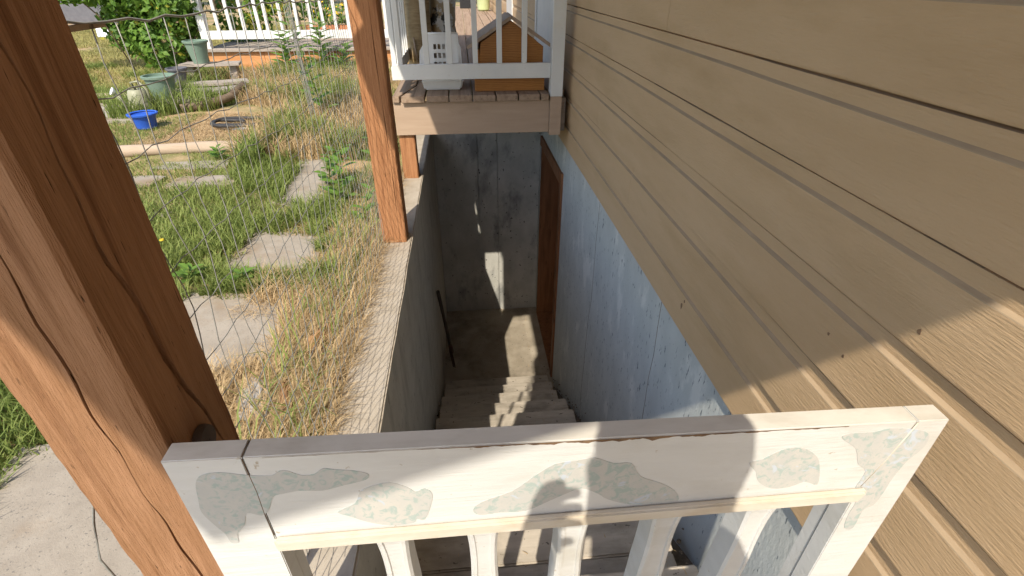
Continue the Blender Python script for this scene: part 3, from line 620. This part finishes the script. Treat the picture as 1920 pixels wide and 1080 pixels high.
ST = [[(-0.334, -0.506), (-0.323, -0.492), (-0.301, -0.49), (-0.274, -0.498), (-0.248, -0.502), (-0.237, -0.495), (-0.227, -0.496), (-0.214, -0.505), (-0.199, -0.505), (-0.187, -0.496), (-0.173, -0.5), (-0.153, -0.504), (-0.137, -0.512), (-0.141, -0.522), (-0.168, -0.529), (-0.195, -0.536), (-0.22, -0.533), (-0.241, -0.536), (-0.255, -0.541), (-0.266, -0.565), (-0.277, -0.575), (-0.293, -0.568), (-0.302, -0.591), (-0.315, -0.608), (-0.319, -0.627), (-0.328, -0.625), (-0.33, -0.606), (-0.337, -0.586), (-0.344, -0.559), (-0.34, -0.534)],
[(-0.185, -0.58), (-0.161, -0.566), (-0.152, -0.545), (-0.137, -0.535), (-0.113, -0.531), (-0.094, -0.542), (-0.084, -0.552), (-0.073, -0.547), (-0.064, -0.559), (-0.068, -0.583), (-0.078, -0.611), (-0.088, -0.608), (-0.093, -0.616), (-0.124, -0.617), (-0.151, -0.606), (-0.17, -0.592)],
[(-0.014, -0.599), (-0.001, -0.583), (0.038, -0.566), (0.065, -0.541), (0.091, -0.52), (0.121, -0.516), (0.142, -0.514), (0.167, -0.527), (0.191, -0.53), (0.206, -0.557), (0.237, -0.575), (0.259, -0.594), (0.267, -0.616), (0.236, -0.617), (0.199, -0.615), (0.167, -0.6), (0.152, -0.586), (0.129, -0.572), (0.108, -0.581), (0.087, -0.593), (0.056, -0.61), (0.023, -0.609), (-0.005, -0.611)],
[(0.352, -0.548), (0.37, -0.541), (0.384, -0.53), (0.4, -0.524), (0.422, -0.527), (0.445, -0.545), (0.458, -0.572), (0.466, -0.606), (0.445, -0.597), (0.425, -0.606), (0.399, -0.606), (0.376, -0.589), (0.366, -0.567)],
[(0.468, -0.512), (0.477, -0.504), (0.509, -0.505), (0.531, -0.5), (0.562, -0.505), (0.59, -0.515), (0.597, -0.541), (0.584, -0.571), (0.578, -0.608), (0.578, -0.637), (0.574, -0.666), (0.562, -0.677), (0.563, -0.722), (0.548, -0.719), (0.542, -0.686), (0.542, -0.656), (0.528, -0.63), (0.53, -0.586), (0.512, -0.568), (0.496, -0.535)]]
for i, pl in enumerate(ST):
    q = []; n = len(pl)
    for a in range(n):      # smooth the cut outline
        p0, p1, p2, p3 = [Vector(pl[(a + d) % n]) for d in (-1, 0, 1, 2)]
        for t in (0, .33, .67): q.append(tuple(.5 * ((2 * p1) + (p2 - p0) * t + (2 * p0 - 5 * p1 + 4 * p2 - p3) * t * t + (3 * p1 - p0 - 3 * p2 + p3) * t ** 3)))
    prism('paper_cutout', q, 'y', GY - .0007, GY - .0001, 'sticker', gate)
# chipped paint along the front arris
V = []; F = []; n = 170
for i in range(n + 1):
    x = -.25 + .72 * i / n; a = .0012 + .0018 * max(0, wob(x * 40, 1, .7)) + .0025 * math.exp(-((x - .17) / .13) ** 2) * (1 + wob(x * 60, 3, .5)); a = max(.0002, a * (1 if x > -.05 else .3))
    V += [(x, GY - .0006, gz(x) - .0015), (x, GY - .0006, gz(x) - .0015 - a)]
for i in range(n): F.append((2 * i, 2 * i + 1, 2 * i + 3, 2 * i + 2))
n0 = len(V); V += [(x, y + .0007, z) for x, y, z in V]; F += [tuple(n0 + q for q in f[::-1]) for f in F]
mesh('paint_chips', V, F, 'crack', gate)
tube('joint_line', [(SLx1, GY - .0004, gz(SLx1) - .002), (SLx1 + .001, GY - .0004, -.53), (SLx1 - .0008, GY - .0004, -.57), (SLx1, GY - .0004, -.618)], .0006, 'crack', gate, 4)
tube('joint_line', [(.5656, GY - .0004, gz(.565) - .002), (.552, GY - .0004, -.56), (SRx0, GY - .0004, -.618)], .0009, 'moulding', gate, 4)
tube('joint_line', [(SLx1, GY + .001, gz(SLx1) + .0002), (SLx1 - .001, GY + .014, gz(SLx1) + .0002), (SLx1 + .001, GY + TR, gz(SLx1) + .0002)], .0006, 'crack', gate, 4)
latch = lathe('gate_latch', [(.001, 0), (.020, 0), (.021, .004), (.019, .011), (.001, .012)], (0, 0, 0), 'dark', None, 20)
latch.data.transform(Matrix.Translation((-.3645, .487, -.517)) @ Matrix.Rotation(R(90), 4, 'Y')); tag(latch, 'round dark wooden turn-button on the cracked post behind the gate', 'latch')

# ---- woven wire fence between the two posts
fence = thing('wire_fence', 'sagging grey wire mesh fence stretched between the two timber posts', 'fence', (-.5, 1.7, G))
def fy(i): return .60 + i * .0625
def fz(k, y): return -.046 - .095 * k + .006 * math.sin(y * 5 + k) - .012 * math.sin((y - .6) / 2.2 * math.pi) - .016 * (y - .7)
def fx(y, z): return -.497 - .012 * math.sin(y * 3 + z * 2) - .030 * (y - .6) / 2.2 + .006 * math.sin(z * 9 + y * 7)
KH = 14
for i in range(36):
    y0 = fy(i) ; pts = []
    s = random.uniform(0, 6)
    for q in range(27):
        z = fz(0, y0) + (fz(KH, y0) - fz(0, y0)) * q / 26
        y = y0 + .007 * math.sin(z * 9 + s) + .010 * math.sin(z * 23 + s * 2) * (1 if i < 8 else .35) + (.02 * math.exp(-((z + .2) / .2) ** 2) * math.sin(s) if i < 8 else 0)
        pts.append((fx(y, z), y, z))
    tube('wire', pts, .0011, 'wire', fence, 4)
for k in range(KH + 1):
    pts = []
    for q in range(45):
        y = .575 + 2.21 * q / 44; z = fz(k, y) + .0035 * math.sin(y * 50 + k); pts.append((fx(y, z) + .001, y, z))
    tube('wire', pts, .002 if k == 0 else .0011, 'wire', fence, 4)
bt = thing('fence_batten', 'thin pale wooden stake fixed at the start of the wire fence', 'stake', (-.515, .775, G))
box('stake', -.526, -.506, .767, .781, G - .02, -.067, 'grey_wood', bt, .001); box('crosspiece', -.520, -.511, .76, .87, -.066, -.058, 'log', bt, .001)
for i, (pts, lb) in enumerate([([(-.50, .56, -.42), (-.62, .50, -.80), (-.66, .60, -1.10), (-.78, .72, -1.36), (-.80, .80, -1.405), (-.70, .84, -1.40), (-.62, .86, -1.38), (-.58, .83, -1.395)], 'long bent wire end trailing from the cracked post to the slab'),
                           ([(-.80, .80, -1.402), (-.84, .86, -1.39), (-.82, .94, -1.37), (-.86, .99, -1.40)], 'short kinked wire end lying on the near slab')]):
    q = []
    for a in range(len(pts) - 1):
        for t in (0, .25, .5, .75): q.append(Vector(pts[a]).lerp(Vector(pts[a + 1]), t))
    q.append(Vector(pts[-1])); q = [q[0]] + [(q[j - 1] + q[j] * 2 + q[j + 1]) / 4 for j in range(1, len(q) - 1)] + [q[-1]]
    tag(tube('loose_wire', q, .0020, 'wire', None, 5), lb, 'wire')
wb = thing('wire_bundle', 'upright bundle of grey wire mesh standing in the weeds', 'wire roll', (-1.75, 5.75, G))
for i in range(14):
    a = i * 2.4; r0 = .012 + .03 * (i % 4) / 4
    tube('wire', [(-1.62 + r0 * math.cos(a) + wob(t * .5, i, .006) - .04 * t / 10, 5.75 + r0 * math.sin(a), G - .02 + 1.62 * t / 10) for t in range(11)], .0022, 'wire', wb, 4)

# ---- shovel leaning in the stairwell corner
sh = thing('shovel', 'old dark shovel leaning in the corner at the foot of the stairs', 'shovel', (-.24, 4.35, FLOOR))
a, b = Vector((-.325, 3.98, -2.50)), Vector((-.262, 4.25, -3.42))
tube('handle', [a, a.lerp(b, .5), b], [.017, .016, .018], 'dark', sh, 10)
d = (b - a).normalized(); s = Vector((.22, -.95, .1)).normalized(); s = (s - d * s.dot(d)).normalized(); nrm = d.cross(s).normalized()
V = []; F = []
prof = [(0, .03), (.03, .075), (.10, .085), (.20, .078), (.28, .05), (.32, .008)]
for u, w in prof:
    for t in (-1, -.5, 0, .5, 1): V.append(b + d * (u - .01) + s * w * t + nrm * (.022 * (1 - t * t)))
for i in range(len(prof) - 1):
    for j in range(4): F.append((i * 5 + j, i * 5 + j + 1, (i + 1) * 5 + j + 1, (i + 1) * 5 + j))
n0 = len(V); V += [v + nrm * .003 for v in V]; F += [tuple(n0 + q for q in f[::-1]) for f in F]
mesh('blade', V, F, 'rust', sh, True); tube('socket', [b - d * .10, b + d * .03], [.02, .023], 'rust', sh, 10)

# ---- things standing on the porch deck
dz = DT + .0025
hs = thing('wooden_house_box', 'honey coloured wooden box shaped like a little gabled house on the deck', 'wooden house', (.35, 4.2, DT))
hy = 4.02
prism('front_panel', [(.112, dz), (.600, dz), (.598, -.452), (.360, -.285), (.140, -.425)], 'y', hy, hy + .018, 'honey', hs, .002)
prism('rear_panel', [(.112, dz), (.600, dz), (.598, -.452), (.360, -.285), (.140, -.425)], 'y', hy + .36, hy + .378, 'honey', hs, .002)
for x0, x1 in ((.113, .131), (.581, .599)): box('side_panel', x0, x1, hy + .0185, hy + .3595, dz, -.47, 'honey', hs, .002)
box('base_panel', .088, .612, hy - .022, hy - .001, dz, -.665, 'honey', hs, .003)
for p0, p1 in (((.366, -.272), (.048, -.466)), ((.358, -.272), (.655, -.462))):
    dx, dzz = p1[0] - p0[0], p1[1] - p0[1]; L = math.hypot(dx, dzz); nx, nz = (-dzz / L * .022, dx / L * .022)
    if nz < 0: nx, nz = -nx, -nz
    prism('roof_board', [p0, p1, (p1[0] + nx, p1[1] + nz), (p0[0] + nx, p0[1] + nz)], 'y', hy - .03, hy + .42, 'roofw', hs, .002)
bk = thing('plastic_basket', 'white plastic basket with a grid of square holes on the deck', 'basket', (-.15, 4.15, DT))
by = 4.09
bm = bmesh.new()       # tapered tray
def taper(bm, x0, x1, y0, y1, z0, z1, t):
    r = bmesh.ops.create_cube(bm, size=1)
    for v in r['verts']:
        k = t if v.co.z < 0 else 0; sx = 1 if v.co.x > 0 else -1; sy = 1 if v.co.y > 0 else -1
        v.co = Vector(((x1 if sx > 0 else x0) - sx * k, (y1 if sy > 0 else y0) - sy * k, z0 if v.co.z < 0 else z1))
    bmesh.ops.bevel(bm, geom=list(set(e for v in r['verts'] for e in v.link_edges)), offset=.012, segments=3, affect='EDGES')
taper(bm, -.310, .006, by - .03, by + .32, dz, -.675, .018); from_bm('tray', bm, 'plastic', bk)
L = [(-.252, -.210, by, by + .006, -.674, -.372), (-.085, -.030, by, by + .006, -.674, -.372)]
gx = [-.210, -.185, -.153, -.121, -.085]; gz_ = [-.674, -.600, -.545, -.490, -.430, -.372]
V = []; 
xs_h = [(-.203, -.183), (-.171, -.151), (-.139, -.119), (-.107, -.090)]; zs_h = [(-.592, -.557), (-.532, -.497), (-.472, -.437)]
bars = [(-.252, -.2035), (-.1825, -.1715), (-.1505, -.1395), (-.1185, -.1075), (-.0895, -.030)]
LL = [(a, b, by, by + .005, -.674, -.372) for a, b in bars]
for a, b in xs_h:
    zz = [-.674, *[q for pr in zs_h for q in pr], -.372]
    for q in range(0, len(zz), 2): LL.append((a - .0004, b + .0004, by + .0003, by + .0047, zz[q], zz[q + 1]))
boxes('front_grille', LL, 'plastic', bk)
prism('side_wing', [(by - .02, -.674), (by + .30, -.674), (by + .28, -.48), (by + .10, -.376), (by + .006, -.372)], 'x', -.262, -.2525, 'plastic', bk, .002)
prism('side_wing', [(by - .02, -.674), (by + .30, -.674), (by + .28, -.48), (by + .10, -.376), (by + .006, -.372)], 'x', -.0295, -.020, 'plastic', bk, .002)
prism('wing', [(-.325, -.674), (-.2625, -.674), (-.2625, -.42), (-.305, -.48)], 'y', by + .002, by + .008, 'plastic', bk, .001)
prism('wing', [(-.0195, -.674), (.006, -.674), (-.005, -.46), (-.0195, -.43)], 'y', by + .002, by + .008, 'plastic', bk, .001)
tube('rim', [(-.256, by + .003, -.368), (-.026, by + .003, -.368)], .007, 'plastic', bk, 8)
sk = lathe('straw_roll', [(.095, 0), (.115, .02), (.118, .25), (.112, .47), (.116, .62), (.10, .70), (.03, .72)], (-.375, 5.12, DT + .001), 'sack', None, 26); tag(sk, 'upright brown roll of straw matting on the deck behind the basket', 'straw roll')
V, F = tube_geo([(-.17 + .012 * math.sin(t), 5.3, DT + .001 + .078 * t) for t in range(11)], [.115, .135, .13, .14, .135, .142, .13, .138, .12, .10, .05], 22)
V = [v + Vector((wob(v.z * 20 + v.y * 15, 1, .006), wob(v.x * 30 + v.z * 12, 2, .006), 0)) for v in V]
tag(mesh('plastic_sack', V, F, 'film', None, True), 'crinkled clear plastic sack with black print on the deck', 'sack')
for i, (x, lb) in enumerate(((-.405, 'longer pale stick leaning on the straw roll'), (-.345, 'shorter pale stick leaning on the straw roll'))):
    tag(tube('wooden_stick', [(x + .02, 4.93, dz), (x - .012, 5.0 - .012 * i, -.48 - .13 * i)], .008, 'log', None, 6), lb, 'stick')
lp = lathe('lime_planter', [(.11, 0), (.14, .03), (.155, .30), (.165, .32), (.15, .325), (.14, .25)], (.57, 13.6, DT + .002), 'lime', None, 24); tag(lp, 'pale lime green planter at the far end of the deck', 'planter')
fb = thing('storage_crate', 'dark storage crate at the far end of the deck', 'crate', (.2, 14.8, DT))
box('crate_body', .02, .40, 14.6, 15.0, DT + .003, -.40, 'black', fb, .01); box('crate_lid', 0, .42, 14.58, 15.02, -.399, -.37, 'potgrey', fb, .01)

# ---- garden things
def pot(name, c, r0, r1, h, mat, label, rim=.03):
    t = thing(name, label, 'pot', c)
    lathe('pot_body', [(r0 * .98, 0), (r0, .01), (r1 * .95, h - rim), (r1 * .90, h - rim - .001), (r1 * .88, h - .07), (r0 * .8, h - .08)], c, mat, t)
    lathe('pot_rim', [(r1 * .951, h - rim), (r1 * 1.06, h - rim + .002), (r1 * 1.08, h - .003), (r1 * 1.05, h), (r1 * .93, h), (r1 * .93, h - rim)], c, mat, t)
    lathe('potting_soil', [(r1 * .88, h - .055), (.001, h - .05)], c, 'soil', t)
    return t
pot('garden_pot', (-3.74, 7.02, -1.328), .118, .178, .265, 'potgreen', 'wide green plastic pot on the lowest garden step')
pot('garden_pot', (-3.82, 8.42, -1.118), .10, .158, .30, 'potgreen', 'tall green plastic pot on the top garden step by the railing post')
pot('garden_pot', (-3.92, 7.86, -1.298), .075, .125, .20, 'potgrey', 'small charcoal plastic pot between the two green pots')
gs = thing('garden_steps', 'weathered curved plank steps rising to the far deck among weeds', 'steps', (-3.7, 7.6, G))
def plank(pts, w, t, z):
    q = []; n = len(pts)
    nr = []
    for i in range(n):
        d = Vector(pts[min(i + 1, n - 1)]) - Vector(pts[max(i - 1, 0)]); d.normalize(); nr.append(Vector((-d.y, d.x)))
    q = [tuple(Vector(p) + m * w / 2) for p, m in zip(pts, nr)] + [tuple(Vector(p) - m * w / 2) for p, m in zip(pts, nr)][::-1]
    return prism('step_board', q, 'z', z - t, z, 'grey_wood', gs, .004)
plank([(-3.98, 6.92), (-3.75, 6.90), (-3.5, 6.95), (-3.25, 7.12)], .26, .035, -1.33)
plank([(-3.95, 7.45), (-3.6, 7.42), (-3.3, 7.48), (-3.05, 7.65)], .26, .035, -1.315)
plank([(-4.05, 7.9), (-3.75, 7.88), (-3.4, 7.95), (-3.1, 8.1)], .26, .035, -1.30)
plank([(-4.1, 8.45), (-3.7, 8.42), (-3.3, 8.5)], .28, .035, -1.12)
for x, y, z in ((-3.9, 6.92, -1.366), (-3.35, 7.05, -1.366), (-3.85, 7.44, -1.351), (-3.2, 7.55, -1.351), (-3.95, 7.9, -1.336), (-3.25, 8.02, -1.336), (-4.0, 8.45, -1.156), (-3.4, 8.48, -1.156)):
    box('step_leg', x - .05, x + .05, y - .06, y + .06, G - .03, z, 'grey_wood', gs, .003)
tube('edging_log', [(-3.45, 6.72, G + .05), (-3.2, 6.85, G + .06), (-3.0, 7.1, G + .10), (-2.9, 7.4, G + .2)], [.05, .055, .05, .045], 'bark', gs, 9)
wc = thing('watering_can', 'olive watering can with a white rose beside the lowest step', 'watering can', (-3.83, 6.62, G))
cx, cy = -3.83, 6.62
lathe('can_body', [(.10, 0), (.125, .015), (.12, .12), (.105, .22), (.09, .27), (.07, .285), (.06, .27)], (cx, cy, G + .014), 'canp', wc)
tube('spout', [(cx - .09, cy - .02, G + .07), (cx - .17, cy - .03, G + .16), (cx - .225, cy - .04, G + .262)], [.03, .022, .016], 'canp', wc, 10)
ro = lathe('rose', [(.015, -.03), (.042, .0), (.044, .012), (.001, .02)], (0, 0, 0), 'plastic', wc, 18)
ro.data.transform(Matrix.Translation((cx - .238, cy - .045, G + .285)) @ Matrix.Rotation(R(-50), 4, 'Y') @ Matrix.Rotation(R(35), 4, 'X'))
tube('handle', [(cx + .0, cy, G + .29), (cx - .03, cy, G + .37), (cx + .05, cy, G + .385), (cx + .12, cy, G + .30), (cx + .125, cy, G + .16)], .014, 'canp', wc, 8)
bu = thing('blue_bucket', 'bright blue plastic tub tilted in the grass near the log', 'tub', (-3.47, 5.95, G))
lathe('tub_body', [(.085, 0), (.10, .012), (.115, .10), (.13, .145), (.121, .145), (.10, .03), (.001, .028)], (-3.47, 5.95, G + .012), 'blue', bu)
lathe('tub_rim', [(.128, .138), (.146, .142), (.148, .158), (.135, .163), (.122, .155)], (-3.47, 5.95, G + .012), 'blue', bu)
hp = []
for t in range(90):
    u = t / 89; a = u * 11.5; r = .13 + .16 * u
    hp.append((-2.62 + r * math.cos(a) * 1.3 + .25 * u, 5.95 + r * math.sin(a) * .8, G + .05 + .006 * math.sin(a * 3) + .012 * u))
hp += [(-2.02 + .1 * t, 6.1 + .12 * t - .02 * t * t, G + .065) for t in range(1, 7)]
tag(tube('garden_hose', hp, .018, 'rubber', None, 8), 'black garden hose lying coiled on the straw', 'hose')
def log(name, pts, rad, mat, label, cat='log'):
    q = [];
    for i in range(len(pts) - 1):
        for t in range(8): q.append(Vector(pts[i]).lerp(Vector(pts[i + 1]), t / 8))
    q.append(Vector(pts[-1])); V, F = tube_geo(q, [rad * (1 + .06 * math.sin(i * .9)) for i in range(len(q))], 14)
    return tag(mesh(name, V, F, mat, None, True), label, cat)
log('bleached_log', [(-3.35, 4.93, G + .045), (-2.5, 5.0, G + .05), (-1.82, 5.02, G + .05)], .055, 'log', 'long bleached log edging the bed below the hose')
log('edging_timber', [(-5.6, 7.66, G + .03), (-4.4, 7.6, G + .03)], .05, 'log', 'pale edging timber at the border of the dry lawn', 'log')
def chunk(name, c, s, rot, mat, label, cat, seed):
    from mathutils import noise
    bm = bmesh.new(); bmesh.ops.create_icosphere(bm, subdivisions=3, radius=1)
    for v in bm.verts:
        d = v.co.normalized(); k = 1 + .35 * noise.noise(d * 2 + Vector((seed, 0, 0))) + .16 * noise.noise(d * 7)
        v.co = Vector((d.x * s[0], d.y * s[1], d.z * s[2])) * k; v.co.rotate(Matrix.Rotation(rot, 3, 'Z')); v.co += Vector(c)
    return tag(from_bm(name, bm, mat), label, cat)
chunk('rotten_wood', (-.70, 1.86, G + .05), (.03, .12, .045), -.3, 'rot', 'orange rotten wood lump in the straw by the low wall', 'wood', 1)
chunk('rotten_wood', (-.74, 1.50, G + .04), (.028, .11, .045), .25, 'rot', 'split orange wood chunk next to the grey stone', 'wood', 5)
chunk('field_stone', (-.86, 1.52, G + .02), (.07, .13, .045), .35, 'stone', 'smooth grey stone half buried in dry grass', 'stone', 8)
chunk('pale_scrap', (-2.42, 5.78, G + .02), (.09, .025, .012), .1, 'plastic', 'small white scrap lying by the hose', 'scrap', 3)

# ---- far deck with white railing and orange skirt
fd = thing('garden_deck', 'low garden deck with orange skirt board and grey planks', 'deck', (-2, 10.5, G))
for i, (a, b) in enumerate(((-4.30, -3.38), (-3.375, -2.3), (-2.295, -.65))): box('skirt_board', a, b, 9.80, 9.84, G + .02, -1.135, 'orange', fd, .003)
for i in range(16): box('deck_plank', -4.34, -.65, 9.74 + i * .15, 9.885 + i * .15, -1.13, -1.085 - .003 * (i % 2), 'grey_wood', fd, .004)
for x in (-3.38, -1.6): box('skirt_post', x - .05, x + .05, 9.845, 9.93, G - .03, -1.136, 'grey_wood', fd, .002)
fr = thing('garden_railing', 'peeling white railing along the front of the low garden deck', 'railing', (-2.5, 9.82, -1.085))
box('corner_post', -4.33, -4.215, 9.80, 9.905, -1.084, .35, 'whiteold', fr, .004)
box('bottom_rail', -4.21, -.66, 9.82, 9.86, -.945, -.815, 'white', fr, .003); box('top_rail', -4.21, -.66, 9.80, 9.88, .12, .16, 'white', fr, .003)
for x in (-4.02, -3.82, -3.60, -3.36, -3.22, -2.98, -2.72, -2.50, -2.30, -2.09, -1.88, -1.67, -1.46, -1.25, -1.04, -.83): box('baluster', x - .03, x + .02, 9.822, 9.858, -.814, .119, 'white' if int(x * 100) % 3 else 'whiteold', fr, .002)
pl = thing('terracotta_trough', 'long terracotta trough with leafy flowers on the low garden deck', 'planter', (-2.5, 11.4, -1.085))
prism('trough', [(-2.95, -1.086), (-1.95, -1.086), (-1.90, -.86), (-3.0, -.86)], 'y', 11.3, 11.55, 'terracotta', pl, .008)
leaves('foliage', [(-2.45, 11.42, -.68, .5, .16, .2)], 260, .10, 'leaf', pl, 1, 21); leaves('flowers', [(-2.5, 11.40, -.60, .45, .12, .16)], 60, .08, 'flower', pl, 1, 22)

# ---- far lawn things
wp = thing('white_board', 'white board leaning on a low stand out on the lawn', 'board', (-9.4, 16, G))
V = [(-9.62, 15.9, -1.10), (-9.36, 15.95, -1.13), (-9.22, 15.7, -1.43), (-9.50, 15.65, -1.42)]; V += [(x + .01, y + .03, z) for x, y, z in V]
mesh('panel', V, [(0, 1, 2, 3), (4, 7, 6, 5), (0, 4, 5, 1), (1, 5, 6, 2), (2, 6, 7, 3), (3, 7, 4, 0)], 'plastic', wp)
tube('strut', [(-9.45, 15.95, -1.15), (-9.42, 16.25, G)], .015, 'grey_wood', wp, 6)
sd = thing('lawn_shed', 'low grey-blue shed behind the lawn', 'shed', (-13.2, 21, G))
box('wall', -14.6, -11.6, 20.5, 22.3, G, -.35, 'potgrey', sd, .01); prism('roof', [(-14.8, -.36), (-11.4, -.36), (-13.1, .35)], 'y', 20.3, 22.5, 'shingle', sd)  # walls in plain dark grey

# ---- the photographer, standing on the landing behind the lens
def skin_mesh(name, verts, edges, radii, mat, parent, sub=2, root=0):
    me = bpy.data.meshes.new(name); me.from_pydata(verts, edges, []); o = bpy.data.objects.new(name, me); COL.objects.link(o)
    sk = o.modifiers.new('s', 'SKIN'); sk.use_smooth_shade = True
    for i, r in enumerate(radii): me.skin_vertices[0].data[i].radius = (r, r) if not isinstance(r, tuple) else r
    me.skin_vertices[0].data[root].use_root = True
    ss = o.modifiers.new('u', 'SUBSURF'); ss.levels = sub; ss.render_levels = sub
    dg = bpy.context.evaluated_depsgraph_get(); new = bpy.data.meshes.new_from_object(o.evaluated_get(dg)); bpy.data.objects.remove(o)
    return link(bpy.data.objects.new(name, new), mat, parent)
LZ = -1.405
pe = thing('person', 'person in dark shirt and jeans standing at the gate holding up a camera', 'person', (.02, -.36, LZ))
HX, HY, HZ = .015, -.235, .205
Vb = [(.02, -.42, -.56), (.02, -.42, -.38), (.02, -.41, -.16), (.01, -.38, -.02), (HX, HY - .07, .08), (HX, HY, HZ), (HX, HY + .01, HZ + .055),   # pelvis..head
      (-.165, -.37, -.04), (-.27, -.32, -.27), (-.16, -.185, -.125), (-.125, -.145, -.055),      # left arm
      (.205, -.37, -.04), (.30, -.34, -.29), (.19, -.215, -.11), (.145, -.17, -.03),              # right arm
      (-.08, -.41, -.64), (-.09, -.37, -.99), (-.09, -.43, -1.34), (-.10, -.29, -1.375),
      (.12, -.41, -.64), (.13, -.37, -.99), (.13, -.43, -1.34), (.15, -.29, -1.375)]
Eb = [(0, 1), (1, 2), (2, 3), (3, 4), (4, 5), (5, 6), (3, 7), (7, 8), (8, 9), (9, 10), (3, 11), (11, 12), (12, 13), (13, 14), (0, 15), (15, 16), (16, 17), (17, 18), (0, 19), (19, 20), (20, 21), (21, 22)]
Rb = [(.15, .11), (.14, .10), (.15, .11), (.12, .09), .055, (.088, .10), (.078, .09), .058, .046, .034, .03, .058, .046, .034, .03, .085, .058, .042, .032, .085, .058, .042, .032]
body = skin_mesh('body', Vb, Eb, Rb, 'shirt', pe)
body.data.materials.append(M['denim']); body.data.materials.append(M['skin'])
for p in body.data.polygons:
    c = p.center
    if c.z < -.50: p.material_index = 1
    elif c.z > .06 or (c.y > -.24 and c.z < .02 and c.z > -.16 and abs(c.x) > .10): p.material_index = 2
hair = lathe('hair', [(.001, .120), (.06, .108), (.092, .07), (.104, .02), (.10, -.03), (.085, -.06)][::-1], (HX, HY - .012, HZ + .03), 'hair', pe, 20)
# face
lathe('nose', [(.011, -.02), (.013, -.01), (.006, .014), (.001, .02)], (HX + .004, HY + .115, HZ + .005), 'skin', pe, 10)
for s in (-1, 1):
    lathe('eye', [(.001, -.009), (.008, -.005), (.010, 0), (.008, .005), (.001, .009)], (HX + s * .033, HY + .098, HZ + .025), 'plastic', pe, 10)
    lathe('ear', [(.001, -.03), (.011, -.02), (.014, .01), (.008, .03), (.001, .034)], (HX + s * .098, HY, HZ + .01), 'skin', pe, 10)
box('mouth', HX - .022, HX + .022, HY + .090, HY + .101, HZ - .045, HZ - .037, 'terracotta', pe, .003)
def hand(wr, palm, fingers, thumb):
    V = [wr, palm] ; E = [(0, 1)]; Rr = [.026, (.034, .018)]
    for f in fingers + [thumb]:
        prev = 1 if f is not thumb else 0
        for q in f: V.append(q); E.append((prev, len(V) - 1)); Rr.append(.0095); prev = len(V) - 1
        Rr[-1] = .0075
    return skin_mesh('hand', V, E, Rr, 'skin', pe, 2)
hand((-.125, -.15, -.055), (-.108, -.125, -.012), [[(-.098, -.115, .018), (-.078, -.112, .034), (-.056, -.112, .034)], [(-.112, -.112, .022), (-.098, -.108, .046), (-.076, -.108, .050)], [(-.092, -.118, .0), (-.072, -.116, .006), (-.052, -.116, .004)], [(-.086, -.122, -.018), (-.068, -.12, -.022), (-.051, -.12, -.026)]], [(-.105, -.16, -.03), (-.078, -.165, -.02)])
hand((.145, -.17, -.03), (.125, -.14, .01), [[(.115, -.12, .040), (.095, -.112, .058), (.078, -.118, .066)], [(.11, -.098, .020), (.09, -.088, .022), (.075, -.094, .022)], [(.11, -.10, .0), (.09, -.09, .0), (.075, -.095, .0)], [(.112, -.104, -.018), (.095, -.092, -.02), (.08, -.097, -.02)]], [(.115, -.165, .02), (.092, -.168, .03)])
cm = thing('camera_body', 'black camera held up by the standing person', 'camera', (.02, -.13, -.03))
box('body_shell', -.046, .088, -.160, -.100, -.036, .062, 'black', cm, .010); box('viewfinder', -.012, .045, -.165, -.102, .0625, .092, 'black', cm, .006)
box('screen', -.03, .05, -.1635, -.1605, -.022, .045, 'potgrey', cm, .001); lathe('shutter_button', [(.008, 0), (.008, .005), (.001, .006)], (.07, -.12, .0622), 'wire', cm, 12)
